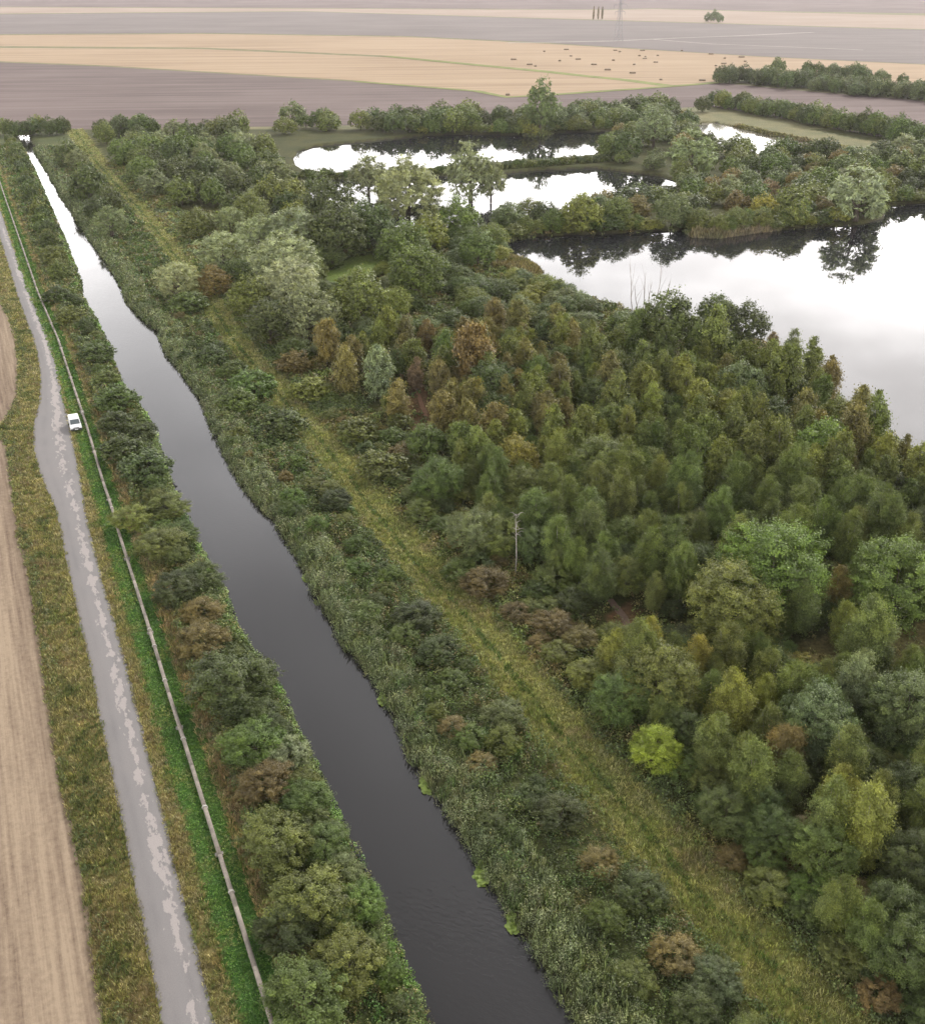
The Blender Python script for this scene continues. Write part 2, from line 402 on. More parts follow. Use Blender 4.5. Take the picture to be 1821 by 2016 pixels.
F0('far_green_field', [(1560,150),(1784,168),(2100,195),(2100,215),(1784,190),(1600,175),(1440,158)], 0.16, GRN)
F0('ploughed_field', [(-300,30),(600,22),(1129,38),(1443,47),(1600,52),(2100,66),(2100,138),(1700,120),(1495,110),(1286,97),(1071,83),(800,70),(400,64),(-300,68)], 0.12, GREY)
F0('pale_field', [(-300,12),(1192,19),(1286,17),(1480,22),(2100,36),(2100,64),(1600,50.5),(1443,45.5),(1129,36.5),(600,21),(-300,28)], 0.12, PALE)
F0('ploughed_field', [(-900,-14),(2700,-14),(2700,38),(1480,20.5),(1286,15.5),(1192,17.5),(-900,8)], 0.12, MAUVE)
F0('pale_field', [(-1500,-28),(3000,-28),(3000,-15),(-1500,-15)], 0.12, PALE)
def ribbon(name, pts, wd_, zz, m, kind='structure'):
    c_ = [Vector((*Gxy(a, b), 0)) for a, b in pts]; L = []; R = []
    for i, p_ in enumerate(c_):
        t_ = (c_[min(i+1, len(c_)-1)]-c_[max(0, i-1)]).normalized(); n_ = Vector((-t_.y, t_.x, 0))
        ww = wd_*(0.85+0.3*random.random())/2
        L.append(p_+n_*ww); R.append(p_-n_*ww)
    mb = MB(); n = len(L)
    mb.add([(v.x, v.y, zz) for v in L]+[(v.x, v.y, zz) for v in R], [(i, n+i, n+i+1, i+1) for i in range(n-1)])
    return obj(name, mb.mesh(name, m), kind=kind)
ribbon('grass_track', [(760,110),(987,132),(1070,140),(1150,149),(1230,157),(1312,168)], 11, 0.20, GTRK)
ribbon('grass_margin', [(700,160),(938,179),(998,191),(1103,185),(1220,177),(1338,168),(1425,161)], 7, 0.21, GTRK)
PTR = field_mat('pale_track', (0.24, 0.22, 0.19), (0.32, 0.29, 0.26), 0.3)
ribbon('farm_track', [(1000,84),(1207,80),(1338,74),(1450,70),(1600,63)], 7, 0.2, PTR)
ribbon('farm_track', [(1286,77),(1400,86),(1560,92),(1700,98)], 5, 0.21, PTR)
REDT = field_mat('red_dirt', (0.15, 0.085, 0.05), (0.25, 0.14, 0.09), 0.3)
ribbon('dirt_track', [(789,735),(795,775),(801,805)], 0.8, 0.02, REDT)
ribbon('dirt_track', [(816,735),(823,775),(838,820)], 0.8, 0.02, REDT)
ribbon('dirt_track', [(1200,1180),(1228,1215),(1242,1245)], 0.9, 0.02, field_mat('pink_dirt', (0.13, 0.085, 0.06), (0.20, 0.135, 0.10), 0.3))

# left tilled field
tilt = math.atan2(float(field_edge(160)-field_edge(60)), 100)
M_TILL = field_mat('tilled_soil', (0.115, 0.080, 0.057), (0.275, 0.212, 0.148), tilt, 2.0, 0.8, 0.5, 0.8, 1.7)
M_TILL2 = M_TILL
ys = np.concatenate([np.arange(30, 250, 1.5), np.arange(250, 700, 8)])
def field_x(Y):
    e = field_edge(Y)
    return e + (vnoise(Y, Y*0, 3.0, 9)-0.5)*0.5
def strip_mesh(name, xl, xr, ys, zz, nsub=8, uv=True):
    v = []; q = []; uvs = []
    for i, y in enumerate(ys):
        a, b = float(xl(y)), float(xr(y))
        for k in range(nsub+1):
            v.append((a+(b-a)*k/nsub, y, zz if not callable(zz) else zz(k/nsub))); uvs.append((k/nsub, y))
    for i in range(len(ys)-1):
        for k in range(nsub):
            s_ = i*(nsub+1)+k; q.append((s_, s_+1, s_+nsub+2, s_+nsub+1))
    me = np_mesh(name, v, q, smooth=True)
    L = me.uv_layers.new(name='UVMap'); vi = np.zeros(len(q)*4, np.int32); me.loops.foreach_get('vertex_index', vi)
    L.data.foreach_set('uv', np.array(uvs, np.float32)[vi].ravel())
    return me
# the notch of rough grass where two fields meet lies at picture rows 840-855
yn = Gxy(0, 846)[1]
for (a, b) in ((28, yn-1.2), (yn+1.0, 700)):
    yy = ys[(ys > a) & (ys < b)]
    def fx(Y, a=a, b=b):
        e = float(field_x(Y)); d = abs(Y-yn)
        return min(e, float(roadL(Y))-3.0)
    me = strip_mesh('tilled_field', lambda Y: -400.0 if Y < 400 else -600.0, fx, yy, 0.03, 60)
    me.materials.append(M_TILL); obj('tilled_field', me, kind='structure')

# road
m, t, bs = mat('old_asphalt'); M_ROAD = m
uv = N(t, 'ShaderNodeUVMap'); uv.uv_map = 'UVMap'
sp = N(t, 'ShaderNodeSeparateXYZ'); t.links.new(uv.outputs[0], sp.inputs[0]); u = sp.outputs[0]; vv = sp.outputs[1]
pos = objcoord(t)
def band(c0, wdt):
    d = mth(t, 'ABSOLUTE', mth(t, 'SUBTRACT', u, c0)); return mth(t, 'SUBTRACT', 1.0, mth(t, 'DIVIDE', d, wdt))
tr1 = mth(t, 'MAXIMUM', band(0.30, 0.14), 0.0); tr2 = mth(t, 'MAXIMUM', band(0.72, 0.13), 0.0)
ps = objcoord(t, (1, 0.4, 1), tilt)
n1 = noise(t, ps, 1.3, 7, 0.68); nlow = noise(t, objcoord(t, (0.3, 1, 1)), 0.06, 2)
bd = mth(t, 'MAXIMUM', band(0.66, 0.24), -0.9)
pm = mth(t, 'ADD', mth(t, 'MULTIPLY', n1, 1.0), mth(t, 'MULTIPLY', bd, 0.22))
pm = mth(t, 'ADD', pm, mth(t, 'MULTIPLY', mth(t, 'SUBTRACT', nlow, 0.5), 0.55))
patchm = ramp(t, pm, 0.66, 0.675, (0, 0, 0), (1, 1, 1))
fine = ramp(t, noise(t, pos, 9, 6, 0.75), 0.3, 0.7, (0.85, 0.85, 0.86), (1.14, 1.13, 1.13))
basec = mixc(t, mth(t, 'MULTIPLY', mth(t, 'ADD', tr1, tr2), 0.5), (0.160, 0.150, 0.145), (0.116, 0.109, 0.106))
basec = mixc(t, ramp(t, noise(t, ps, 0.35, 4), 0.35, 0.7, (0, 0, 0), (1, 1, 1)), basec, (0.170, 0.157, 0.150))
c = mixc(t, patchm, basec, (0.262, 0.235, 0.22)); c = mixc(t, 1.0, c, fine, 'MULTIPLY')
t.links.new(c, bs.inputs['Base Color']); bs.inputs['Roughness'].default_value = 0.85
bump(t, bs, noise(t, pos, 14, 5, 0.7), 0.4, 0.02)
ysr = np.concatenate([np.arange(28, 260, 1.0), np.arange(260, 1200, 10)])
me = strip_mesh('road', lambda Y: roadL(Y)-0.12+(vnoise(Y, Y*0, 1.3, 3)-0.5)*0.3, lambda Y: roadR(Y)+0.12+(vnoise(Y, Y*0, 1.3, 4)-0.5)*0.3, ysr, lambda s_: 0.04+0.07*(1-(2*s_-1)**2), 12)
me.materials.append(M_ROAD); obj('road', me, kind='structure')

# ------------------------------------------------------------------ tree templates
def leaf_mesh(name, P, Nrm, sx, sy, mat_, updir=None, shoot=None):
    n = len(P)
    Nn = Nrm/np.maximum(np.linalg.norm(Nrm, axis=1, keepdims=True), 1e-6)
    r = rng.normal(size=(n, 3)) if updir is None else updir + rng.normal(size=(n, 3))*0.45
    A = np.cross(Nn, r); A /= np.maximum(np.linalg.norm(A, axis=1, keepdims=True), 1e-6); B = np.cross(A, Nn)
    sx = (sx*rng.uniform(0.6, 1.3, n))[:, None]/2; sy = (sy*rng.uniform(0.6, 1.3, n))[:, None]/2
    V = np.stack([P-B*sy, P+A*sx, P+B*sy, P-A*sx], 1).reshape(-1, 3)      # leaf-shaped rhombus
    Q = np.arange(n*4).reshape(n, 4)
    lv = rng.uniform(0, 1, n)
    if shoot is not None: lv = 0.45*lv+0.55*shoot      # leaves of one shoot share much of their tone
    return np_mesh(name, V, Q, mat_, lv=np.repeat(lv, 4))
def usphere(n):
    v = rng.normal(size=(n, 3)); return v/np.linalg.norm(v, axis=1, keepdims=True)

def crown_round(wid, hei, base, nl, sub, nleaf, ls, spiky=0.12, tall=1.0, lobe=0.42, slim=1.0):
    R = wid/2; zc = base+(hei-base)*0.48; rz = (hei-base)*0.52
    cs = []; lr = []
    for k in range(nl):
        th = 2*math.pi*(k*0.618+0.1*random.random()); zz = -0.75+1.6*((k+0.5)/nl)+random.uniform(-.12, .12)
        rr = math.sqrt(max(0.03, 1-min(1, abs(zz))**2.2))*0.66
        if k == nl-1: rr = 0.1
        cs.append((R*rr*math.cos(th), R*rr*math.sin(th), zc+rz*zz*0.66)); lr.append(R*lobe*(random.uniform(0.75, 1.2) if k < nl-1 else 1.4))
    cs = np.array(cs); lr = np.array(lr)
    li = rng.integers(0, nl, nl*sub)
    d = usphere(nl*sub); out = cs[li]-np.array([0, 0, zc-0.25*rz]); out /= np.maximum(np.linalg.norm(out, axis=1, keepdims=True), 0.1)
    d = d+out*0.65+np.array([0, 0, 0.2]); d /= np.linalg.norm(d, axis=1, keepdims=True)
    sc = cs[li]+d*lr[li][:, None]*np.array([1, 1, tall])*rng.uniform(0.6, 1.2, (nl*sub, 1))
    sr = lr[li]*rng.uniform(0.16, 0.40, nl*sub)
    pi = rng.integers(0, nl*sub, nleaf)
    e = usphere(nleaf); e[:, 2] = np.abs(e[:, 2])*0.8+e[:, 2]*0.2
    P = sc[pi]+e*(sr[pi]*rng.uniform(0.3, 1.1, nleaf))[:, None]*np.array([1, 1, 0.9])
    sp_ = rng.uniform(0, 1, nleaf) < spiky
    P[sp_] += d[pi[sp_]]*rng.uniform(0.1, 0.6, (sp_.sum(), 1))*sr[pi[sp_]][:, None]*2
    P[:, 2] = np.maximum(P[:, 2], 0.05)
    Nn = e*0.7+d[pi]*0.7+rng.normal(size=(nleaf, 3))*0.45
    me = leaf_mesh('crown', P, Nn, ls*slim, ls*(1.25 if slim == 1 else 1.9), M_LEAF, None if slim == 1 else d[pi]+np.array([0, 0, -0.3]), rng.uniform(0, 1, nl*sub)[pi])
    return me, cs
def crown_birch(wid, hei, base, strands, nleaf, ls):
    """several leaders of different height, each an oval plume of drooping twigs"""
    nlead = random.choice((3, 4, 4, 5)); lead = []
    for k in range(nlead):
        a = 6.28*k/nlead+random.uniform(-.5, .5); rr = 0 if k == 0 else wid*random.uniform(0.16, 0.27)
        lead.append((rr*math.cos(a), rr*math.sin(a), 1.0 if k == 0 else random.uniform(0.55, 0.95), wid*(0.36 if k == 0 else random.uniform(0.22, 0.33))))
    lead = np.array(lead); strands = strands*2
    ki = rng.integers(0, nlead, strands)
    tpos = 1-rng.uniform(0, 1, strands)**1.1*0.96
    u_ = np.clip((tpos-0.35)/0.65, 0, 1); prof = np.where(tpos > 0.35, (1-u_**1.7)**0.8, 0.72+0.28*tpos/0.35)*0.93+0.07
    L = lead[ki, 3]*prof*rng.uniform(0.7, 1.25, strands)+0.1
    az = rng.uniform(0, 2*math.pi, strands)
    si = rng.integers(0, strands, nleaf); s_ = rng.uniform(0.2, 1, nleaf)**0.55
    topz = base+(hei-base)*lead[ki, 2]
    z0 = (base+(topz-base)*tpos)[si]
    dro = rng.uniform(-0.1, 0.9, strands)[si]
    P = np.stack([lead[ki, 0][si]*(0.35+0.65*tpos[si])+L[si]*s_*np.cos(az[si]), lead[ki, 1][si]*(0.35+0.65*tpos[si])+L[si]*s_*np.sin(az[si]), z0+L[si]*(0.7*s_-dro*s_**3)], 1)
    wisp = rng.uniform(size=(nleaf, 1)) < 0.12
    P += rng.normal(size=(nleaf, 3))*(0.036*wid)*np.where(wisp, 2.6, 1.0)*np.array([1, 1, 1.3])
    P[:, 2] = np.clip(P[:, 2], 0.2, hei*1.04)
    Nn = np.stack([np.cos(az[si]), np.sin(az[si]), 0.45+0*s_], 1)+rng.normal(size=(nleaf, 3))*0.55
    return leaf_mesh('crown', P, Nn, ls*0.85, ls*1.5, M_LEAF, np.array([[0, 0, 1.0]]), rng.uniform(0, 1, strands)[si])
def trunk_mesh(hei, r, targets, m, lean=0.3, stems=1):
    mb = MB()
    for s_ in range(stems):
        ox, oy = (0, 0) if s_ == 0 else (random.uniform(-.5, .5), random.uniform(-.5, .5))
        lx, ly = random.uniform(-lean, lean), random.uniform(-lean, lean)
        pts = [(ox+lx*t_*t_*hei*0.15*(1+s_), oy+ly*t_*t_*hei*0.15*(1+s_), t_*hei*0.93) for t_ in (0, .15, .35, .55, .75, 1)]
        mb.tube(pts, [r, r*.85, r*.68, r*.5, r*.3, r*.06], 7)
    for c_ in targets:
        z0 = min(c_[2]*0.45, hei*0.5); a = Vector((0, 0, max(0.2, z0))); b = Vector(c_)
        mid = a.lerp(b, 0.5)+Vector((0, 0, -0.1*(b-a).length))
        mb.tube([a, mid, b], [r*.45, r*.3, r*.1], 5)
    return mb.mesh('trunk', m, True)

LODS = {'near': (26000, 0.155), 'mid': (9500, 0.25), 'far': (3000, 0.44)}
TPL = {}
def templates():
    for lod, (nf, ls) in LODS.items():
        nv = {'near': 4, 'mid': 4, 'far': 3}[lod]
        for v in range(nv):
            # birch: reference 4.4 m wide, 10 m tall
            me = crown_birch(5.0, 9.0, 0.4, 120, int(nf*(1.5 if lod == 'near' else 1.1)), ls*(0.75 if lod == 'near' else 0.88))
            TPL['birch', lod, v] = (me, trunk_mesh(8.6, 0.09, [], M_BIRCH, 0.25, 2), 5.0, 9.0)
            # round broadleaved tree 9 m wide, 8 m tall
            me, cs = crown_round(9, 8, 0.5, 14+v, 40, int(nf*(1.8 if lod == 'near' else 1.3)), ls*(0.95 if lod == 'near' else 1.12), 0.25)
            TPL['round', lod, v] = (me, trunk_mesh(7, 0.22, cs[::2], M_BARK), 9, 8)
            # willow: narrow leaves, tall heaped lobes 10 m wide, 10.5 tall
            me, cs = crown_round(10, 10.5, 1.2, 15+v, 30, int(nf*1.4), ls*1.25, 0.2, 1.25, 0.36, 0.5)
            TPL['willow', lod, v] = (me, trunk_mesh(9.5, 0.33, cs[::2], M_BARK, 0.5, 2), 10, 10.5)
            # hawthorn / bramble shrub 4.5 wide, 3.4 tall
            me, cs = crown_round(4.5, 3.4, 0.1, 10+v, 30, int(nf*(1.25 if lod == 'near' else 0.7)), ls*(0.62 if lod == 'near' else 0.92), 0.45, 1.0, 0.44)
            TPL['shrub', lod, v] = (me, trunk_mesh(2.6, 0.08, cs[::2], M_BARK, 0.5, 3), 4.5, 3.4)
templates()
# small open-crowned tree showing its stems (lake side willows)
me, cs = crown_round(10, 12, 1.6, 18, 30, 36000, 0.27, 0.2, 1.2, 0.37, 0.5)
TPL['open', 'mid', 0] = (me, trunk_mesh(11, 0.26, cs[::2], M_BARKD, 0.8, 3), 10, 12)
NAMES = {'birch': ('birch_tree', 'birch tree'), 'round': ('sallow_tree', 'tree'), 'willow': ('willow_tree', 'willow tree'), 'shrub': ('hawthorn_shrub', 'shrub'), 'open': ('willow_tree', 'willow tree')}
COL = {'green': (0.100, 0.145, 0.045), 'olive': (0.132, 0.160, 0.052), 'yellow': (0.24, 0.235, 0.060), 'ygreen': (0.190, 0.215, 0.058), 'rust': (0.160, 0.125, 0.062),
       'brown': (0.185, 0.155, 0.070), 'grey': (0.18, 0.215, 0.135), 'dark': (0.068, 0.088, 0.036), 'deep': (0.078, 0.110, 0.040), 'bright': (0.115, 0.180, 0.048),
       'lime': (0.23, 0.28, 0.05), 'blue': (0.115, 0.150, 0.075), 'silver': (0.245, 0.282, 0.195), 'mauve': (0.20, 0.16, 0.125)}
for k_ in COL:
    c_ = np.array(COL[k_]); l_ = c_@np.array([0.3, 0.6, 0.1]); COL[k_] = tuple(c_*0.90*np.array([1.02, 1.0, 0.80]))
placed = []          # (x, y, radius)
counts = {}
def tree(x, y, kind, wid, hgt, colr, label, group=None, jitter=0.12):

    dist = math.hypot(math.hypot(x, y), H-4)
    lod = 'near' if dist < 152 else ('mid' if dist < 330 else 'far')
    if kind == 'open': key = ('open', 'mid', 0)
    else: key = (kind, lod, random.randrange({'near': 4, 'mid': 4, 'far': 3}[lod]))
    me, tr, w0, h0 = TPL[key]
    nm, cat = NAMES[kind]
    if 'understorey' in label: nm = 'understorey_shrub'
    if 'bramble clump' in label: nm, cat = 'bramble_bush', 'bush'
    if kind == 'round':
        if 'wood' in label and ('lake' not in label) or 'foreground' in label: nm = 'broadleaf_tree'
        if 'between the lakes' in label: nm = 'lakeside_tree'  # mixed round-crowned trees of no set species
        if 'far bank' in label or 'hedgerow' in label or 'belt' in label: nm = 'hedgerow_tree'
    r = bpy.data.objects.new(nm, None); C.objects.link(r)
    r.empty_display_size = 0.5
    r.location = (x, y, max(float(gz(x, y)), -0.8)); r.rotation_euler = (0, 0, random.uniform(0, 6.28)); r.scale = (wid/w0, wid/w0*random.uniform(0.92, 1.08), hgt/h0)
    r['label'] = label; r['category'] = cat
    if group: r['group'] = group
    c_ = bpy.data.objects.new('crown', me); C.objects.link(c_); c_.parent = r
    t_ = bpy.data.objects.new('trunk', tr); C.objects.link(t_); t_.parent = r
    b = random.uniform(1-jitter, 1+jitter)*(0.84 if kind == 'shrub' else 1); base = COL[colr] if isinstance(colr, str) else colr
    if group and kind == 'birch': base = tuple(0.68*a_+0.32*b_ for a_, b_ in zip(base, COL['olive']))
    c_.color = (base[0]*b*random.uniform(0.93, 1.07), base[1]*b, base[2]*b*random.uniform(0.9, 1.1), 1)
    placed.append((x, y, wid/2)); counts[nm] = counts.get(nm, 0)+1
    return r
RATIO = {'birch': 1.5, 'round': 0.88, 'willow': 0.86, 'shrub': 0.47, 'open': 1.2}
def at(px, py, wpx, kind, colr, label, ratio=None, group=None):
    """crown centre at picture point (px,py), crown wpx wide"""
    h = 4.0
    for _ in range(4):
        X, Y, zc = G(px, py, h*0.52); wid = wpx/F*zc; h = wid*(ratio or RATIO[kind])
    if kind == 'shrub' and px < 780 and X < float(canL(Y))+wid: X = min(X, float(canL(Y))-0.3-wid*0.42)
    k_ = 0
    while float(water_d(np.array(X), np.array(Y))) > -0.6 and k_ < 40:
        d_ = 1.0 if py < 520 else -1.0
        X *= 1+0.003*d_; Y *= 1+0.003*d_; k_ += 1
    return tree(X, Y, kind, wid, h, colr, label, group)

HAND = [
 # shrubs on the strip between pipeline and canal
 (110,582,52,'shrub','deep','dark shrub at the far end of the pipeline, beside the canal'),
 (143,623,56,'shrub','olive','olive shrub second from the far end of the left canal bank'),
 (187,697,62,'shrub','deep','dark round shrub standing alone left of the bright canal reflection'),
 (212,745,45,'shrub','olive','small olive shrub left of the two pale cloud reflections in the canal'),
 (233,787,76,'shrub','green','green shrub across the grass from the parked white van, nearest the water'),
 (230,832,62,'shrub','dark','dark low shrub just right of the white van and the pipeline'),
 (283,850,52,'shrub','dark','dark shrub leaning to the canal right of the white van'),
 (243,885,80,'shrub','deep','large dark shrub just below the white van, right of the pipeline'),
 (293,918,88,'shrub','deep','dark shrub hanging over the canal below the white van'),
 (333,1000,80,'shrub','olive','grey-olive shrub at the water, beside the bush lying over the pipeline'),
 (257,1023,74,'shrub','ygreen','yellow-green bush growing over the pipeline'),
 (317,1072,92,'shrub','olive','olive shrub directly below the bush that covers the pipeline'),
 (366,1050,62,'shrub','green','green shrub at the water edge below the bend of the left bank'),
 (347,1160,88,'shrub','dark','dark shrub between the green pipeline strip and the pale weed at the water'),
 (398,1138,80,'shrub','deep','deep green shrub above the pale weed on the left bank'),
 (398,1205,70,'shrub','brown','brownish shrub just below the pale weed on the left bank'),
 (405,1262,94,'shrub','brown','brown and green shrub above the largest shrub of the left bank'),
 (455,1345,150,'shrub','deep','largest dark shrub on the left canal bank, halfway down the photo'),
 (505,1405,80,'shrub','deep','dark green shrub hugging the lower right of the largest bank shrub'),
 (500,1462,115,'shrub','bright','bright green leafy shrub on the left canal bank'),
 (567,1487,84,'shrub','grey','greyish shrub at the water beside the bright green bank shrub'),
 (527,1545,104,'shrub','rust','rusty brown shrub with berries on the left bank'),
 (598,1570,90,'shrub','green','green shrub at the water beside the rusty brown one'),
 (545,1655,132,'shrub','olive','broad olive shrub below the rusty brown one on the left bank'),
 (640,1660,90,'shrub','green','green shrub overhanging the dark water on the lower left bank'),
 (612,1770,150,'shrub','olive','lowest broad olive shrub in view on the left bank'),
 (672,1718,80,'shrub','blue','grey-green leafy shrub at the water in the lower left bank'),
 (722,1775,84,'shrub','bright','bright green shrub at the water at the bottom of the left bank'),
 (560,1830,110,'shrub','dark','dark shrub beside the lowest end of the green pipeline strip'),
 (690,1900,140,'shrub','olive','olive shrub on the left bank below the photo\'s lower curve'),
 (610,1960,150,'shrub','green','green shrub on the left bank in the very bottom of the frame'),
 # right bank
 (350,553,82,'willow','silver','silvery grey small willow beside the far canal bank'),
 (375,597,64,'shrub','green','green rounded shrub right in front of the silvery canal willow'),
 (413,702,60,'shrub','deep','dark shrub on the right bank left of the far grass track'),
 (460,727,52,'shrub','green','green shrub touching the left edge of the far grass track'),
 (500,757,84,'shrub','bright','bright green bramble mound on the right bank'),
 (467,790,70,'shrub','green','green bramble mound near the water above the dark cone-shaped shrub'),
 (560,835,76,'shrub','deep','dark cone-shaped shrub at the left edge of the grass track'),
 (617,955,44,'shrub','olive','small olive shrub between water and track, upper right bank'),
 (662,985,60,'shrub','dark','dark shrub at the left edge of the track where dry grass begins'),
 (757,1122,42,'shrub','deep','small dark shrub left of the dry grass of the track'),
 (820,1215,84,'shrub','dark','dark shrub left of the track, across from the red-brown scrub'),
 (862,1282,74,'shrub','deep','dark green shrub on the right bank just below another dark shrub'),
 (992,1412,86,'shrub','blue','blue-green pointed shrub at the left edge of the track mid right bank'),
 (930,1455,64,'shrub','green','green shrub between the reeds and the blue-green pointed shrub'),
 (1102,1602,88,'shrub','dark','dark shrub left of the lower track, above the lower curve'),
 (1045,1570,60,'shrub','deep','deep green shrub between the grey reeds and the dark lower shrub'),
 (1264,1760,96,'shrub','deep','dark green shrub left of the track near the bottom'),
 (1180,1700,70,'shrub','brown','brownish shrub between two dark shrubs of the lower right bank'),
 (1414,1925,96,'shrub','blue','blue-green shrub at the bottom left of the track'),
 (1330,1880,90,'shrub','brown','brown bramble shrub at the bottom of the right bank'),
 # scrub right of the track
 (612,768,72,'shrub','ygreen','yellow-green shrub on the right side of the far track beside the birches'),
 (578,715,62,'shrub','brown','brown-green shrub right of the far track'),
 (700,848,76,'shrub','olive','olive shrub right of the track below the red soil wheel marks'),
 (752,918,84,'shrub','olive','second olive shrub right of the track under the red wheel marks'),
 (775,858,50,'shrub','green','small green shrub behind the two olive shrubs by the track'),
 (840,872,74,'round','green','green small tree below the red soil wheel marks'),
 (862,950,92,'round','green','rounded green tree left of the narrow opening in the birch wood'),
 (832,1006,66,'shrub','olive','olive shrub right of the track left of the pale-topped round tree'),
 (930,1052,100,'round','blue','round tree with pale grey-green top at the left edge of the birches'),
 (1050,1075,72,'round','deep','dark round tree next to the bare white birch pole'),
 (955,1148,80,'shrub','rust','rust-coloured shrub below the pale-topped round tree'),
 (905,1125,64,'shrub','green','green shrub right of the track beside the rust-coloured shrub'),
 (1014,1208,56,'shrub','rust','low rust-red shrub nearest the track in the middle'),
 (1087,1228,78,'shrub','rust','brown-red scrub bush left of the pink dirt patch'),
 (1142,1255,64,'shrub','brown','brown scrub bush between rust-red scrub and yellow-topped birches'),
 (1062,1165,60,'shrub','deep','dark shrub at the foot of the birches above the brown-red scrub'),
 (1130,1170,60,'shrub','green','green shrub at the foot of the birches, left of the pink dirt patch'),
 # clump of yellow topped birches and neighbours
 (1278,1262,72,'birch','yellow','brightest yellow-topped birch, at the left of the front clump'),
 (1210,1285,70,'birch','ygreen','yellow-green birch on the left flank of the front clump'),
 (1325,1285,62,'birch','olive','olive birch between the two yellow-topped ones'),
 (1372,1300,78,'birch','yellow','second yellow-topped birch in the front clump'),
 (1405,1330,60,'birch','olive','olive birch at the right of the front clump'),
 (1298,1345,150,'round','olive','broad dark olive round tree under the yellow-topped birches'),
 (1225,1375,110,'round','green','green round tree at the edge of the track under the front clump'),
 (1160,1330,84,'shrub','ygreen','yellow-green bush touching the track below the front clump'),
 (1292,1478,96,'round','lime','lime yellow-green leafy small tree standing alone by the track'),
 (1440,1385,104,'birch','ygreen','tall pale yellow-green birch right of the front clump'),
 (1503,1375,74,'birch','ygreen','slim yellow-green birch just right of the tall pale one'),
 (1408,1465,96,'birch','olive','olive drooping birch above the lime tree'),
 (1468,1500,90,'birch','olive','olive weeping birch low in the middle of the foreground wood'),
 (1540,1480,84,'birch','brown','brownish weeping birch beside the blue-green round tree'),
 (1605,1425,145,'round','blue','blue-green round tree in the foreground wood'),
 (1665,1490,100,'birch','olive','olive birch right of the blue-green round tree'),
 (1690,1345,100,'birch','grey','grey-green birch above the foreground wood'),
 (1622,1340,66,'birch','olive','olive birch in front of the red clearing'),
 (1792,1400,150,'round','blue','big grey-green round tree cut by the right edge'),
 (1523,1125,185,'round','bright','largest round green tree, with a pale domed top, right of centre'),
 (1435,1195,165,'round','olive','broad dark olive tree beside the largest round tree'),
 (1380,1120,90,'round','deep','deep green tree left of the largest round tree'),
 (1765,1150,165,'round','bright','big bright green round tree at the right edge'),
 (1648,1160,70,'birch','brown','rusty yellow birch between the two big round green trees'),
 (1712,1250,115,'birch','olive','olive birch in front of the bright round tree, leaning over the clearing'),
 (1660,1230,70,'birch','ygreen','yellow-green birch at the left of the red clearing\'s far end'),
 (1492,1290,66,'birch','green','small green birch left of the red clearing'),
 (1562,1310,76,'shrub','yellow','yellow-brown bush at the left end of the red clearing'),
 (1705,1620,130,'birch','ygreen','tree with yellow-green top in the lower right'),
 (1650,1560,90,'birch','yellow','yellow-topped birch left of the lower right tree'),
 (1625,1680,120,'round','green','green round tree in the lower right beside the track scrub'),
 (1520,1640,100,'round','deep','dark green bush tree below the weeping birches'),
 (1430,1600,100,'round','deep','dark round bush below right of the lime tree'),
 (1580,1640,70,'shrub','rust','rust-brown bush among dark trees in the lower right'),
 (1510,1745,86,'shrub','olive','grey-olive round bush near the bottom right of the track'),
 (1600,1745,94,'shrub','bright','bright green bush in the lower right'),
 (1680,1770,96,'shrub','brown','brown-green bush in the lower right corner'),
 (1735,1752,60,'shrub','lime','lime yellow bush in the lower right corner'),
 (1790,1560,110,'round','dark','dark tree at the right edge above the lower corner'),
 (1795,1700,130,'round','dark','dark round tree at the right edge, lower corner'),
 (1785,1880,130,'round','deep','deep green bush tree in the bottom right corner'),
 (1660,1885,90,'shrub','olive','olive bush at the bottom right, nearest the track end'),
 (1730,1960,80,'shrub','rust','reddish bush at the bottom right edge'),
 (1480,1650,70,'shrub','green','green bush touching the lower part of the track'),
 (1440,1690,56,'shrub','rust','rust-brown low bush along the lower right side of the track'),
 # lake shore trees on the right
 (1314,640,125,'round','deep','dark round tree on the near shore of the big lake'),
 (1412,618,70,'round','deep','dark round tree at the shore, left of a pair'),
 (1462,640,84,'round','dark','dark round tree sticking out over the bright lake'),
 (1408,665,84,'birch','olive','olive birch in front of the dark shore trees'),
 (1561,680,44,'birch','grey','tall slim birch on the shore, outlined against the bright lake'),
 (1521,675,30,'birch','mauve','thin pale birch on the shore left of the tall slim one'),
 (1598,705,56,'birch','olive','olive birch right of the tall slim shore birch'),
 (1632,745,60,'birch','brown','brownish birch on the shore curve of the big lake'),
 (1545,735,80,'birch','olive','full olive birch under the tall slim shore birch'),
 (1640,870,70,'round','ygreen','yellow-green leafy tree in the right middle wood'),
 (1615,880,110,'round','bright','bright green broadleaved tree among the right middle birches'),
 (1430,800,64,'round','yellow','yellow-gold tree in the middle of the wood'),
 (1460,760,90,'round','blue','blue-green round tree in the middle of the wood'),
 (1020,900,80,'round','yellow','golden bushy tree above the bare white birch pole'),
 (1180,920,110,'round','olive','broad olive tree in the centre of the wood'),
 (930,700,90,'birch','rust','rust-red birch patch at the left of the wood'),
 (970,760,90,'round','deep','deep green tree under the rust-red birch'),
 (642,672,60,'birch','brown','tan-brown birch standing in front of the grey willows'),
 (745,732,72,'birch','grey','pale birch clump with white stems at the left wood edge'),
 (820,735,44,'birch','mauve','slim mauve-brown birch beside the red wheel marks'),
 (840,665,48,'birch','rust','reddish birch near the upper left of the wood'),
 (878,690,56,'birch','green','green birch between the reddish ones'),
 # willows and sallows upper left
 (440,500,98,'willow','silver','grey willow farthest left in the row of pale willows'),
